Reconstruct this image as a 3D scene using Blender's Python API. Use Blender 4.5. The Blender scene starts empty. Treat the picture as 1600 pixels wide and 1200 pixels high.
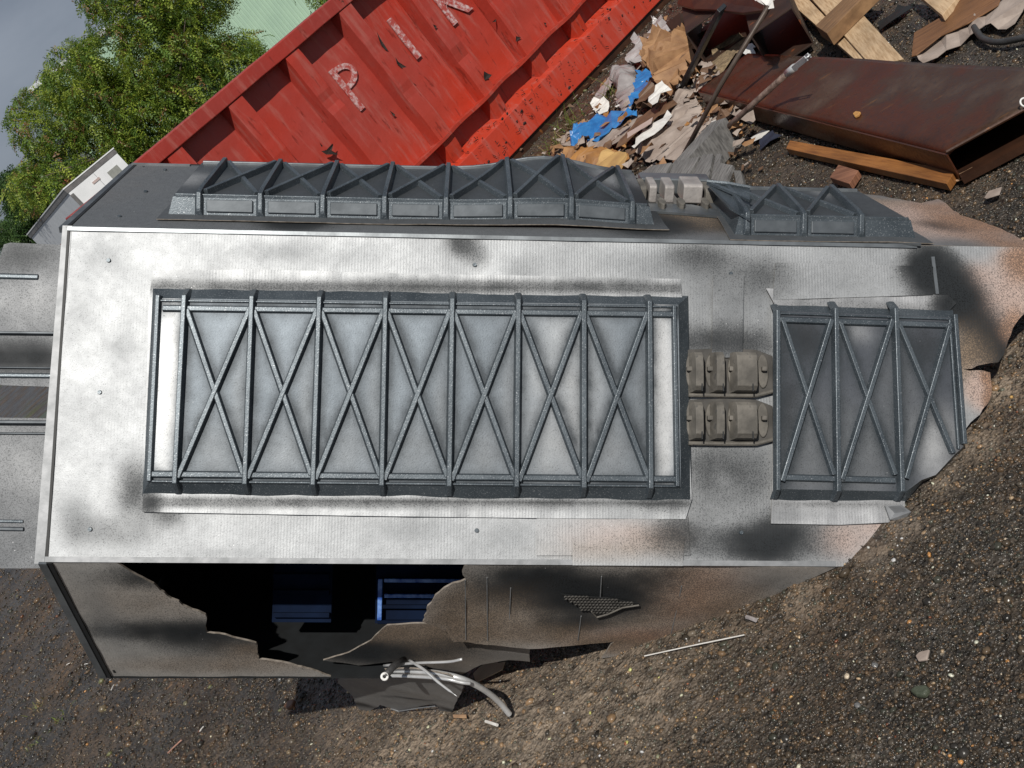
import bpy, bmesh, math, random
import numpy as np
from mathutils import Vector, Matrix, noise as mnoise
random.seed(7); rng = np.random.default_rng(7)
scene = bpy.context.scene
col = scene.collection

# ------------------------------------------------------------------ camera
FPX, HOR, H = 1600.0, 600.0, 1.6
PITCH = math.atan(HOR / FPX); AL = math.radians(49.5)
ux, uy = -math.cos(AL), -math.sin(AL)
Zu = np.array([math.cos(PITCH) * ux, math.cos(PITCH) * uy, -math.sin(PITCH)])
Xr = np.array([math.sin(AL), -math.cos(AL), 0.0])
M = np.array([Xr, np.cross(Zu, Xr), Zu])            # rows: world axes in (right, down, forward)
CAM = np.array([0, 0, H])
cd = bpy.data.cameras.new('camera'); cam = bpy.data.objects.new('camera', cd); col.objects.link(cam)
cd.sensor_width = 36; cd.lens = 36 * FPX / 1600; cd.clip_end = 2000; cd.clip_start = 0.05
R3 = Matrix([[M[i][0], -M[i][1], -M[i][2]] for i in range(3)])
cam.matrix_world = Matrix.Translation((0, 0, H)) @ R3.to_4x4()
scene.camera = cam

# ------------------------------------------------------------------ light
SUN = M @ np.array([-.28, -.38, -.88]); SUN /= np.linalg.norm(SUN)
sun_el = math.asin(SUN[2]); sun_az = math.atan2(SUN[0], SUN[1])
sd = bpy.data.lights.new('sun', 'SUN'); sd.energy = 4.1; sd.angle = math.radians(0.6); sd.color = (1, .95, .87)
so = bpy.data.objects.new('sun', sd); col.objects.link(so)
so.rotation_euler = Vector(SUN).to_track_quat('Z', 'Y').to_euler()
w = bpy.data.worlds.new('World'); scene.world = w; w.use_nodes = True
wn, wl = w.node_tree.nodes, w.node_tree.links
wn.clear()
out = wn.new('ShaderNodeOutputWorld'); bg = wn.new('ShaderNodeBackground'); bg.inputs[1].default_value = 0.085
sky = wn.new('ShaderNodeTexSky'); sky.sky_type = 'NISHITA'; sky.sun_disc = False
sky.sun_elevation = sun_el; sky.sun_rotation = sun_az
tc = wn.new('ShaderNodeTexCoord'); mp = wn.new('ShaderNodeMapping'); mp.inputs['Scale'].default_value = (1, 1, 2.6)
nz = wn.new('ShaderNodeTexNoise'); nz.inputs['Scale'].default_value = 1.9; nz.inputs['Detail'].default_value = 7
nz.inputs['Roughness'].default_value = .58
cr = wn.new('ShaderNodeValToRGB'); cr.color_ramp.elements[0].position = .30; cr.color_ramp.elements[0].color = (1.15, 1.4, 1.9, 1)
cr.color_ramp.elements[1].position = .72; cr.color_ramp.elements[1].color = (3.4, 3.7, 4.3, 1)
mx = wn.new('ShaderNodeMixRGB'); mx.inputs[0].default_value = .88
wl.new(tc.outputs['Generated'], mp.inputs[0]); wl.new(mp.outputs[0], nz.inputs[0]); wl.new(nz.outputs[0], cr.inputs[0])
wl.new(sky.outputs[0], mx.inputs[1]); wl.new(cr.outputs[0], mx.inputs[2]); wl.new(mx.outputs[0], bg.inputs[0])
wl.new(bg.outputs[0], out.inputs[0])
vs = scene.view_settings; vs.view_transform = 'Standard'; vs.look = 'None'; vs.exposure = 0.0; vs.gamma = 1
vs.use_curve_mapping = False
scene.render.engine = 'CYCLES'

# ------------------------------------------------------------------ geometry helpers
def ray(x, y): return M @ np.array([(x - 800) / FPX, (y - 600) / FPX, 1.0])
def G(x, y, h=0.0):                                 # a point on the level plane z = h
    d = ray(x, y); return CAM + d * ((h - H) / d[2])
def at(x, y, z): return CAM + ray(x, y) * z
def nrm(v): v = np.array(v, float); return v / np.linalg.norm(v)

def tag(o, label=None, cat=None, group=None, kind=None):
    if label: o['label'] = label
    if cat: o['category'] = cat
    if group: o['group'] = group
    if kind: o['kind'] = kind
    return o
def empty(name, loc=(0, 0, 0)):
    o = bpy.data.objects.new(name, None); o.location = loc; o.empty_display_size = .1; col.objects.link(o); return o
def worldloc(o):
    v = np.zeros(3)
    while o is not None: v = v + np.array(o.location); o = o.parent
    return v
def mesh(name, verts, faces, mat=None, parent=None, smooth=False, uv=None, colors=None, metal=None):
    """world-space vertices -> one mesh object (relative to the parent's origin)"""
    V = np.array(verts, float).reshape(-1, 3)
    if parent is None: off = V.mean(0); off[2] = V[:, 2].min()
    else: off = worldloc(parent)
    me = bpy.data.meshes.new(name)
    me.from_pydata((V - off).tolist(), [], [list(map(int, f)) for f in faces])
    if mat:
        for m_ in (mat if isinstance(mat, (list, tuple)) else [mat]): me.materials.append(m_)
    if smooth: me.polygons.foreach_set('use_smooth', [True] * len(me.polygons))
    if uv is not None:
        l = me.uv_layers.new(name='st'); vi = np.zeros(len(me.loops), int); me.loops.foreach_get('vertex_index', vi)
        l.data.foreach_set('uv', np.array(uv)[vi].ravel())
    if colors is not None:
        a = me.color_attributes.new('paint', 'FLOAT_COLOR', 'POINT')
        c = np.ones((len(V), 4)); c[:, :3] = colors; a.data.foreach_set('color', c.ravel())
    if metal is not None:
        a = me.attributes.new('metal', 'FLOAT', 'POINT'); a.data.foreach_set('value', np.array(metal, float))
    me.update()
    o = bpy.data.objects.new(name, me); col.objects.link(o)
    if parent is None: o.location = off
    else: o.parent = parent
    return o
class MB:
    def __init__(s): s.v = []; s.f = []
    def add(s, v, f):
        n = len(s.v); s.v += [list(map(float, p)) for p in v]; s.f += [[i + n for i in q] for q in f]; return s
    def box(s, c, ax, ay, az):                       # centre and three half-axis vectors
        c, ax, ay, az = [np.array(q, float) for q in (c, ax, ay, az)]
        v = [c + i * ax + j * ay + k * az for k in (-1, 1) for j in (-1, 1) for i in (-1, 1)]
        return s.add(v, [(0, 2, 3, 1), (4, 5, 7, 6), (0, 1, 5, 4), (2, 6, 7, 3), (0, 4, 6, 2), (1, 3, 7, 5)])
    def tube(s, pts, rad, n=10, cap=True):
        pts = [np.array(p, float) for p in pts]; rings = []
        rads = rad if isinstance(rad, (list, tuple)) else [rad] * len(pts)
        ref = np.array([0.13, .21, .97])
        for i, p in enumerate(pts):
            t = nrm(pts[min(i + 1, len(pts) - 1)] - pts[max(i - 1, 0)])
            e1 = nrm(np.cross(t, ref)); e2 = np.cross(t, e1)
            rings.append([p + rads[i] * (math.cos(2 * math.pi * k / n) * e1 + math.sin(2 * math.pi * k / n) * e2) for k in range(n)])
        v = [q for r in rings for q in r]; f = []
        for i in range(len(pts) - 1):
            for k in range(n): f.append((i * n + k, i * n + (k + 1) % n, (i + 1) * n + (k + 1) % n, (i + 1) * n + k))
        if cap: f.append(tuple(range(n))[::-1]); f.append(tuple(range((len(pts) - 1) * n, len(pts) * n)))
        return s.add(v, f)
    def prism(s, top, bot):                          # two matching polygons
        n = len(top); return s.add(list(top) + list(bot), [tuple(range(n)), tuple(range(2 * n - 1, n - 1, -1))] +
                                   [(i, i + n, (i + 1) % n + n, (i + 1) % n) for i in range(n)])
    def build(s, name, mat=None, parent=None, smooth=False, bevel=0):
        o = mesh(name, s.v, s.f, mat, parent, smooth)
        bm = bmesh.new(); bm.from_mesh(o.data); bmesh.ops.recalc_face_normals(bm, faces=bm.faces); bm.to_mesh(o.data); bm.free()
        if bevel:
            m = o.modifiers.new('bevel', 'BEVEL'); m.width = bevel; m.segments = 2; m.limit_method = 'ANGLE'
        return o
def spline(pts, n=8):
    pts = [np.array(p, float) for p in pts]; P = [2 * pts[0] - pts[1]] + pts + [2 * pts[-1] - pts[-2]]; o = []
    for i in range(1, len(P) - 2):
        for k in range(n):
            t = k / n
            o.append(.5 * ((2 * P[i]) + (P[i + 1] - P[i - 1]) * t + (2 * P[i - 1] - 5 * P[i] + 4 * P[i + 1] - P[i + 2]) * t * t
                           + (3 * P[i] - P[i - 1] - 3 * P[i + 1] + P[i + 2]) * t ** 3))
    o.append(P[-2]); return o
def inpoly(pts, poly):
    x, y = pts[:, 0], pts[:, 1]; r = np.zeros(len(pts), bool); n = len(poly)
    for i in range(n):
        x1, y1 = poly[i]; x2, y2 = poly[(i + 1) % n]
        if y1 == y2: continue
        c = ((y1 > y) != (y2 > y)) & (x < (x2 - x1) * (y - y1) / (y2 - y1) + x1); r ^= c
    return r
def tri_poly(pts):
    from mathutils.geometry import delaunay_2d_cdt
    v, e, f, *_ = delaunay_2d_cdt([Vector((float(a), float(b))) for a, b in pts], [], [list(range(len(pts)))], 1, 1e-6)
    bm = bmesh.new(); bv_ = [bm.verts.new((p.x, p.y, 0)) for p in v]
    for q in f:
        try: bm.faces.new([bv_[i] for i in q])
        except ValueError: pass
    bmesh.ops.delete(bm, geom=[x for x in bm.verts if not x.link_faces], context='VERTS'); return bm
def fbm(P, sc, oct=4, seed=0.0):
    return np.array([mnoise.fractal(Vector((p[0] * sc + seed, p[1] * sc - seed, (p[2] if len(p) > 2 else 0) * sc)), 1.0, 2.0, oct) for p in P])

# ------------------------------------------------------------------ materials
def newmat(name):
    m = bpy.data.materials.new(name); m.use_nodes = True; nt = m.node_tree
    b = nt.nodes['Principled BSDF']; return m, nt, b
def noise_node(nt, scale, detail=4, coord=None, stretch=None, rough=.55):
    n = nt.nodes.new('ShaderNodeTexNoise'); n.inputs['Scale'].default_value = scale; n.inputs['Detail'].default_value = detail
    n.inputs['Roughness'].default_value = rough
    if coord is None: coord = nt.nodes.new('ShaderNodeTexCoord').outputs['Object']
    if stretch is not None:
        mp = nt.nodes.new('ShaderNodeMapping')
        if len(stretch) == 3: mp.inputs['Scale'].default_value = stretch
        else:
            m0 = nt.nodes.new('ShaderNodeMapping'); m0.inputs['Rotation'].default_value = stretch[3:]; nt.links.new(coord, m0.inputs[0]); coord = m0.outputs[0]
            mp.inputs['Scale'].default_value = stretch[:3]
        nt.links.new(coord, mp.inputs[0]); coord = mp.outputs[0]
    nt.links.new(coord, n.inputs['Vector']); return n
def ramp(nt, src, stops):
    r = nt.nodes.new('ShaderNodeValToRGB'); e = r.color_ramp.elements
    while len(e) < len(stops): e.new(.5)
    for i, (p, c) in enumerate(stops):
        e[i].position = p; e[i].color = (c, c, c, 1) if isinstance(c, (int, float)) else (*c, 1)
    nt.links.new(src, r.inputs[0]); return r
def mix(nt, fac, a, b, mode='MIX'):
    m = nt.nodes.new('ShaderNodeMixRGB'); m.blend_type = mode
    for i, v in ((0, fac), (1, a), (2, b)):
        if hasattr(v, 'is_linked') or hasattr(v, 'links'): nt.links.new(v, m.inputs[i])
        elif isinstance(v, (int, float)): m.inputs[i].default_value = v if i == 0 else (v, v, v, 1)
        else: m.inputs[i].default_value = (*v, 1)
    return m
def bump(nt, src, strength, dist, b, prev=None):
    n = nt.nodes.new('ShaderNodeBump'); n.inputs['Strength'].default_value = strength; n.inputs['Distance'].default_value = dist
    nt.links.new(src, n.inputs['Height'])
    if prev is not None: nt.links.new(prev.outputs[0], n.inputs['Normal'])
    nt.links.new(n.outputs[0], b.inputs['Normal']); return n
def simple(name, c1, c2=None, scale=8, rough=.6, metal=0, bmp=.3, bdist=.01, stretch=None, lo=.35, hi=.65, spots=None, trans=0, bscale=None):
    m, nt, b = newmat(name); c2 = c2 or tuple(x * .6 for x in c1)
    n = noise_node(nt, scale, 6, stretch=stretch); r = ramp(nt, n.outputs[0], [(lo, c2), (hi, c1)])
    o = r.outputs[0]
    if spots:
        sc, th, cc = spots; n2 = noise_node(nt, sc, 5); r2 = ramp(nt, n2.outputs[0], [(th, 0), (th + .06, 1)])
        o = mix(nt, r2.outputs[0], o, cc).outputs[0]
    nt.links.new(o, b.inputs['Base Color']); b.inputs['Roughness'].default_value = rough; b.inputs['Metallic'].default_value = metal
    if bmp:
        n3 = noise_node(nt, bscale or scale * 3, 6, stretch=stretch); bump(nt, n3.outputs[0], bmp, bdist, b)
    if trans: b.inputs['Transmission Weight'].default_value = trans
    return m

def paint_mat(name, corr=.35, rough=.36, speck=.0):
    """spray paint over cardboard: colour and metal content come from the sprayed coats stored on the mesh"""
    m, nt, b = newmat(name)
    a = nt.nodes.new('ShaderNodeAttribute'); a.attribute_name = 'paint'
    am = nt.nodes.new('ShaderNodeAttribute'); am.attribute_name = 'metal'
    n = noise_node(nt, 60, 6); r = ramp(nt, n.outputs[0], [(.25, .88), (.75, 1.08)])
    c = mix(nt, 1.0, a.outputs['Color'], r.outputs[0], 'MULTIPLY')
    n2 = noise_node(nt, 420, 2); r2 = ramp(nt, n2.outputs[0], [(.30, .55), (.42, 1.0)])
    c2 = mix(nt, .8, c.outputs[0], r2.outputs[0], 'MULTIPLY')
    ns = noise_node(nt, 330, 3, rough=.7); ma = nt.nodes.new('ShaderNodeMath'); ma.operation = 'MULTIPLY_ADD'; ma.inputs[1].default_value = -.38; ma.inputs[2].default_value = .236
    nt.links.new(am.outputs['Fac'], ma.inputs[0]); mb_ = nt.nodes.new('ShaderNodeMath'); mb_.operation = 'ADD'; nt.links.new(ma.outputs[0], mb_.inputs[0]); nt.links.new(ns.outputs[0], mb_.inputs[1])
    rs_ = ramp(nt, mb_.outputs[0], [(.64, 0), (.70, .62)]); c2 = mix(nt, rs_.outputs[0], c2.outputs[0], (.03, .034, .038))
    v = nt.nodes.new('ShaderNodeTexVoronoi'); v.inputs['Scale'].default_value = 55
    tcn = nt.nodes.new('ShaderNodeTexCoord'); nt.links.new(tcn.outputs['Object'], v.inputs['Vector'])
    r3 = ramp(nt, v.outputs['Distance'], [(.035, 1), (.06, 0)])
    n4 = noise_node(nt, 9, 3); r4 = ramp(nt, n4.outputs[0], [(.56, 0), (.66, .8)])
    f = mix(nt, 1.0, r3.outputs[0], r4.outputs[0], 'MULTIPLY')
    c3 = mix(nt, f.outputs[0], c2.outputs[0], (.85, .86, .88))
    nt.links.new(c3.outputs[0], b.inputs['Base Color'])
    nt.links.new(am.outputs['Fac'], b.inputs['Metallic'])
    sr = ramp(nt, am.outputs['Fac'], [(.0, .04), (.5, .5)]); nt.links.new(sr.outputs[0], b.inputs['Specular IOR Level'])
    rr = ramp(nt, noise_node(nt, 14, 5).outputs[0], [(.3, rough - .02), (.7, rough + .05)])
    nt.links.new(rr.outputs[0], b.inputs['Roughness'])
    uvn = nt.nodes.new('ShaderNodeUVMap'); uvn.uv_map = 'st'
    wv = nt.nodes.new('ShaderNodeTexWave'); wv.wave_type = 'BANDS'; wv.bands_direction = 'X'
    wv.inputs['Scale'].default_value = 44; wv.inputs['Distortion'].default_value = 1.2; wv.inputs['Detail'].default_value = 2
    nt.links.new(uvn.outputs[0], wv.inputs['Vector'])
    nm = noise_node(nt, 5, 3); rm = ramp(nt, nm.outputs[0], [(.38, .15), (.62, 1)])
    wm = mix(nt, 1.0, wv.outputs['Color'], rm.outputs[0], 'MULTIPLY')
    bp = bump(nt, wm.outputs[0], corr, .0016, b)
    nl = noise_node(nt, 3.5, 2); bp2 = bump(nt, nl.outputs[0], .12, .02, b, bp)
    nf = noise_node(nt, 260, 4); bump(nt, nf.outputs[0], .22, .0012, b, bp2)
    return m
M_paint = paint_mat('silver_spray_on_cardboard', .10, .56)
M_tray = paint_mat('sprayed_moulded_plastic', 0.0, .52)

def rib_mat():
    m, nt, b = newmat('slate_sprayed_plastic')
    n = noise_node(nt, 9, 5); r = ramp(nt, n.outputs[0], [(.3, (.045, .058, .070)), (.7, (.095, .115, .132))])
    n2 = noise_node(nt, 380, 2); r2 = ramp(nt, n2.outputs[0], [(.60, 0), (.70, 1)])
    c = mix(nt, r2.outputs[0], r.outputs[0], (.26, .28, .30))
    nt.links.new(c.outputs[0], b.inputs['Base Color']); b.inputs['Metallic'].default_value = .45; b.inputs['Roughness'].default_value = .42
    nf = noise_node(nt, 300, 3); bump(nt, nf.outputs[0], .35, .001, b); return m
M_rib = rib_mat()
M_foam = simple('grey_brown_moulded_pulp', (.16, .148, .13), (.075, .07, .062), 22, .75, 0, .4, .003, bscale=120, spots=(45, .62, (.075, .072, .068)))
M_foamd = simple('shade_dark_pulp', (.085, .08, .074), (.045, .043, .04), 22, .8, 0, .4, .003)  # pulp darkened for shadow between the insert bars; also colours the honeycomb
M_card = simple('raw_brown_cardboard', (.38, .24, .14), (.25, .15, .09), 20, .8, 0, .2, .002)
M_int = simple('bare_inner_cardboard', (.085, .072, .06), (.05, .045, .04), 6, .85)
M_edge = simple('torn_card_edge', (.26, .23, .20), (.13, .11, .09), 60, .8, 0, .3, .001)
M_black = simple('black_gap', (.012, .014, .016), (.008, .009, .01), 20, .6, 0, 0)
M_trim = simple('silver_tape', (.30, .31, .325), (.20, .21, .22), 30, .55, .5, .3, .001)
M_trim2 = simple('dark_painted_tape', (.20, .22, .235), (.10, .11, .12), 12, .4, .6, .3, .001)

def red_mat(name, base=(.45, .035, .022), fade=(.36, .055, .045), streak=True):
    m, nt, b = newmat(name)
    geo = nt.nodes.new('ShaderNodeNewGeometry'); P = geo.outputs['Position']
    n1 = noise_node(nt, 1.6, 5, P); r1 = ramp(nt, n1.outputs[0], [(.40, base), (.60, fade)])
    sp = nt.nodes.new('ShaderNodeSeparateXYZ'); nt.links.new(P, sp.inputs[0])
    rz = ramp(nt, sp.outputs[2], [(.45, (0.46, .036, .011)), (1.0, (.33, .034, .023))])
    c = mix(nt, .55, r1.outputs[0], rz.outputs[0])
    n2 = noise_node(nt, 16, 6, P, (1, 1, .14), .65); r2 = ramp(nt, n2.outputs[0], [(.52, 0), (.68, .6)])
    c = mix(nt, r2.outputs[0], c.outputs[0], (.36, .11, .09))          # chalky fading in runs
    n5 = noise_node(nt, 22, 6, P, (1, 1, .2), .65); r5 = ramp(nt, n5.outputs[0], [(.60, 0), (.66, .8)])
    c = mix(nt, r5.outputs[0], c.outputs[0], (.18, .018, .01))
    n3 = noise_node(nt, 11, 8, P, (1, 1, .7), .72); r3 = ramp(nt, n3.outputs[0], [(.665, 0), (.70, 1)])
    c = mix(nt, r3.outputs[0], c.outputs[0], (.045, .018, .010))       # rust flecks
    nt.links.new(c.outputs[0], b.inputs['Base Color'])
    rr = ramp(nt, n2.outputs[0], [(.4, .36), (.7, .6)]); nt.links.new(rr.outputs[0], b.inputs['Roughness'])
    bp = bump(nt, n3.outputs[0], .4, .006, b); n4 = noise_node(nt, 3, 4, P); bump(nt, n4.outputs[0], .3, .03, b, bp)
    return m
M_red = red_mat('chipped_red_paint', (.42, .036, .017), (.33, .055, .042))
M_redrim = red_mat('grimy_red_paint', (.30, .03, .02), (.20, .035, .03))
M_rust = simple('rusty_steel', (.075, .032, .017), (.026, .013, .009), 5, .42, .25, .4, .004, spots=(18, .66, (.20, .075, .022)))
M_rust2 = simple('dark_rusty_steel', (.045, .022, .013), (.016, .009, .007), 6, .6, .0, .4, .004, spots=(14, .62, (.16, .045, .014)))
def beam_mat():
    m, nt, b = newmat('weathered_rust_sheet')
    n = noise_node(nt, 3.2, 7); r = ramp(nt, n.outputs[0], [(.3, (.055, .020, .010)), (.47, (.085, .026, .011)), (.56, (.065, .032, .018)), (.7, (.105, .070, .048))])
    n2 = noise_node(nt, 7, 6, stretch=(1, 3, 1, 0, 0, .5)); r2 = ramp(nt, n2.outputs[0], [(.66, 0), (.72, .8)])
    c = mix(nt, r2.outputs[0], r.outputs[0], (.19, .085, .025))
    n3 = noise_node(nt, 70, 4); r3 = ramp(nt, n3.outputs[0], [(.3, .7), (.7, 1.15)])
    c = mix(nt, 1, c.outputs[0], r3.outputs[0], 'MULTIPLY'); nt.links.new(c.outputs[0], b.inputs['Base Color'])
    b.inputs['Roughness'].default_value = .30; b.inputs['Metallic'].default_value = .3
    rr = ramp(nt, n3.outputs[0], [(.3, .26), (.7, .46)]); nt.links.new(rr.outputs[0], b.inputs['Roughness'])
    bump(nt, n3.outputs[0], .25, .002, b); return m
M_beam = beam_mat()
def wood(name, c1, c2, rot=0.0, rough=.6, sc=14):
    m, nt, b = newmat(name)
    n = noise_node(nt, sc, 7, stretch=(.6, 9, 1, 0, 0, rot)); r = ramp(nt, n.outputs[0], [(.3, c2), (.6, c1)])
    n2 = noise_node(nt, 3, 3); r2 = ramp(nt, n2.outputs[0], [(.3, .65), (.65, 1.1)])
    c = mix(nt, 1, r.outputs[0], r2.outputs[0], 'MULTIPLY'); nt.links.new(c.outputs[0], b.inputs['Base Color'])
    b.inputs['Roughness'].default_value = rough; bump(nt, n.outputs[0], .5, .003, b); return m

def ground_mat():
    m, nt, b = newmat('wet_gravelly_dirt')
    geo = nt.nodes.new('ShaderNodeNewGeometry'); P = geo.outputs['Position']
    def vor(sc, rnd=1):
        v = nt.nodes.new('ShaderNodeTexVoronoi'); v.inputs['Scale'].default_value = sc; v.inputs['Randomness'].default_value = rnd
        d = noise_node(nt, sc * .7, 2, P); a = nt.nodes.new('ShaderNodeVectorMath'); a.operation = 'MULTIPLY_ADD'
        a.inputs[1].default_value = (.6 / sc,) * 3; nt.links.new(d.outputs['Color'], a.inputs[0]); nt.links.new(P, a.inputs[2])
        nt.links.new(a.outputs[0], v.inputs['Vector']); return v
    v1 = vor(115); v2 = vor(46)
    nd = noise_node(nt, 2.6, 5, P, rough=.6)
    g1 = ramp(nt, v1.outputs['Color'], [(.0, (.012, .012, .012)), (.45, (.035, .032, .028)), (.8, (.070, .058, .046)), (.93, (.11, .10, .09)), (.965, (.34, .29, .22)), (1, (.5, .46, .40))])
    g2 = ramp(nt, v2.outputs['Color'], [(.0, (.016, .017, .017)), (.6, (.05, .044, .037)), (.9, (.085, .066, .048)), (.97, (.26, .13, .05)), (1, (.45, .40, .34))])
    n0 = noise_node(nt, 20, 4, P); f0 = ramp(nt, n0.outputs[0], [(.50, 0), (.60, 1)])
    c = mix(nt, f0.outputs[0], g1.outputs[0], g2.outputs[0])
    n1 = noise_node(nt, 1.5, 6, P, rough=.62); f1 = ramp(nt, n1.outputs[0], [(.45, .05), (.62, .85)])
    att = nt.nodes.new('ShaderNodeAttribute'); att.attribute_name = 'metal'
    dm = mix(nt, 1, f1.outputs[0], att.outputs['Fac'], 'ADD')
    n2 = noise_node(nt, 90, 5, P); dirt = ramp(nt, n2.outputs[0], [(.3, (.048, .029, .017)), (.7, (.135, .088, .052))])
    n6 = noise_node(nt, 26, 5, P); f6 = ramp(nt, n6.outputs[0], [(.36, .25), (.6, 1)])
    dm2 = mix(nt, 1, dm.outputs[0], f6.outputs[0], 'MULTIPLY')
    dl = ramp(nt, n2.outputs[0], [(.3, (.12, .092, .066)), (.7, (.30, .245, .19))]); dirt = mix(nt, att.outputs['Fac'], dirt.outputs[0], dl.outputs[0])
    c = mix(nt, dm2.outputs[0], c.outputs[0], dirt.outputs[0])
    rd_ = ramp(nt, nd.outputs[0], [(.36, .65), (.60, 1.35)]); c = mix(nt, 1, c.outputs[0], rd_.outputs[0], 'MULTIPLY')
    nm = noise_node(nt, .35, 3, P); fm = ramp(nt, nm.outputs[0], [(.56, 0), (.66, .8)])
    far = nt.nodes.new('ShaderNodeSeparateXYZ'); nt.links.new(P, far.inputs[0])
    fy = nt.nodes.new('ShaderNodeMath'); fy.operation = 'GREATER_THAN'; fy.inputs[1].default_value = 15; nt.links.new(far.outputs[1], fy.inputs[0])
    fg = mix(nt, 1, fm.outputs[0], fy.outputs[0], 'MULTIPLY')
    c = mix(nt, fg.outputs[0], c.outputs[0], (.06, .10, .02))
    nt.links.new(c.outputs[0], b.inputs['Base Color'])
    rr = ramp(nt, dm2.outputs[0], [(.0, .28), (.8, .75)]); nt.links.new(rr.outputs[0], b.inputs['Roughness'])
    b1 = bump(nt, v1.outputs['Distance'], .9, .006, b); b2 = bump(nt, v2.outputs['Distance'], .7, .010, b, b1)
    bump(nt, n2.outputs[0], .5, .006, b, b2); return m
M_ground = ground_mat()
def attr_mat(name, rough=.45, spec=.5):
    m, nt, b = newmat(name); a = nt.nodes.new('ShaderNodeAttribute'); a.attribute_name = 'paint'
    n = noise_node(nt, 160, 4); r = ramp(nt, n.outputs[0], [(.3, .75), (.7, 1.2)])
    c = mix(nt, 1, a.outputs['Color'], r.outputs[0], 'MULTIPLY'); nt.links.new(c.outputs[0], b.inputs['Base Color'])
    b.inputs['Roughness'].default_value = rough; bump(nt, n.outputs[0], .4, .002, b); return m
M_stone = attr_mat('mixed_stone', .27)

# ------------------------------------------------------------------ ground
def dirt_amount(x, y):
    """how much dry brown silt lies over the stones (a few real patches)"""
    d = np.zeros_like(x)
    for (px, py, r, k) in ((820, 1120, .34, .95), (1000, 1060, .30, .9), (640, 1180, .32, .8), (900, 1060, .25, .9), (540, 1120, .25, .5), (1475, 745, .07, .95), (1420, 815, .06, .95), (1370, 870, .05, .9), (1525, 690, .07, .95), (1560, 600, .07, .95), (1585, 540, .06, .9), (1250, 935, .06, .7),
                           (1150, 985, .10, .6)):
        g = G(px, py); d = np.maximum(d, k * np.exp(-(((x - g[0]) ** 2 + (y - g[1]) ** 2) / r ** 2)))
    return d
nx, ny = 400, 400
gx = np.linspace(-6.0, 4.2, nx); gy = np.linspace(.8, 9.5, ny)
X, Y = np.meshgrid(gx, gy); P2 = np.stack([X.ravel(), Y.ravel()], 1)
Z = .011 * fbm(P2, 1.8, 3) + .006 * fbm(P2, 14, 3, 3.1) - .012
edge = np.minimum.reduce([P2[:, 0] + 6.0, 4.2 - P2[:, 0], P2[:, 1] - .8, 9.5 - P2[:, 1]]); Z = np.where(edge < .001, -.006, Z)
V = np.column_stack([P2, Z])
idx = np.arange(nx * ny).reshape(ny, nx)
F = np.stack([idx[:-1, :-1], idx[:-1, 1:], idx[1:, 1:], idx[1:, :-1]], -1).reshape(-1, 4)
g = mesh('ground', V, F, M_ground, smooth=True, metal=dirt_amount(P2[:, 0], P2[:, 1])); tag(g, kind='structure', label='dark wet gravelly dirt of the scrap yard')
# the yard beyond: a ring sheet outside the near sheet
o_ = 900
vv = [(-6.0, .8), (4.2, .8), (4.2, 9.5), (-6.0, 9.5), (-o_, -o_), (o_, -o_), (o_, o_), (-o_, o_)]
g2 = mesh('yard_ground', [(x, y, -.006) for x, y in vv], [(4, 5, 1, 0), (5, 6, 2, 1), (6, 7, 3, 2), (7, 4, 0, 3)], M_ground, metal=[0] * 8)
tag(g2, kind='structure', label='open dirt yard reaching away to the buildings')

# loose stones: several thousand uncountable ones
def stones(name, xy, size, cols, mat, squash=.62):
    t = (1 + 5 ** .5) / 2
    ico = np.array([(-1, t, 0), (1, t, 0), (-1, -t, 0), (1, -t, 0), (0, -1, t), (0, 1, t), (0, -1, -t), (0, 1, -t), (t, 0, -1), (t, 0, 1), (-t, 0, -1), (-t, 0, 1)], float)
    ico /= np.linalg.norm(ico[0])
    icf = np.array([(0, 11, 5), (0, 5, 1), (0, 1, 7), (0, 7, 10), (0, 10, 11), (1, 5, 9), (5, 11, 4), (11, 10, 2), (10, 7, 6), (7, 1, 8), (3, 9, 4), (3, 4, 2), (3, 2, 6), (3, 6, 8), (3, 8, 9), (4, 9, 5), (2, 4, 11), (6, 2, 10), (8, 6, 7), (9, 8, 1)])
    n = len(xy)
    A = rng.uniform(.55, 1.25, (n, 1, 3)) * [1, 1, squash]
    W = ico[None] * A * (1 + rng.uniform(-.22, .22, (n, 12, 1)))
    th = rng.uniform(0, 2 * np.pi, n); c, s = np.cos(th)[:, None], np.sin(th)[:, None]
    tl = rng.normal(0, .35, n); ct, st_ = np.cos(tl)[:, None], np.sin(tl)[:, None]
    y_, z_ = W[..., 1] * ct - W[..., 2] * st_, W[..., 1] * st_ + W[..., 2] * ct
    x2, y2 = W[..., 0] * c - y_ * s, W[..., 0] * s + y_ * c
    Wd = np.stack([x2, y2, z_], -1) * size[:, None, None]
    zg = -.012 + .011 * fbm(xy, 1.8, 3) + .006 * fbm(xy, 14, 3, 3.1)
    Wd += np.column_stack([xy, zg + size * .12])[:, None, :]
    faces = (icf[None] + 12 * np.arange(n)[:, None, None]).reshape(-1, 3)
    me = bpy.data.meshes.new(name); nv, nf = 12 * n, 20 * n
    me.vertices.add(nv); me.vertices.foreach_set('co', Wd.ravel()); me.loops.add(nf * 3)
    me.loops.foreach_set('vertex_index', faces.ravel().astype(np.int32)); me.polygons.add(nf)
    me.polygons.foreach_set('loop_start', np.arange(0, nf * 3, 3, dtype=np.int32))
    me.polygons.foreach_set('loop_total', np.full(nf, 3, np.int32)); me.update(calc_edges=True)
    a = me.color_attributes.new('paint', 'FLOAT_COLOR', 'POINT')
    cc = np.ones((nv, 4)); cc[:, :3] = np.repeat(cols, 12, 0); a.data.foreach_set('color', cc.ravel())
    me.materials.append(mat); o = bpy.data.objects.new(name, me); col.objects.link(o); return o
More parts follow.
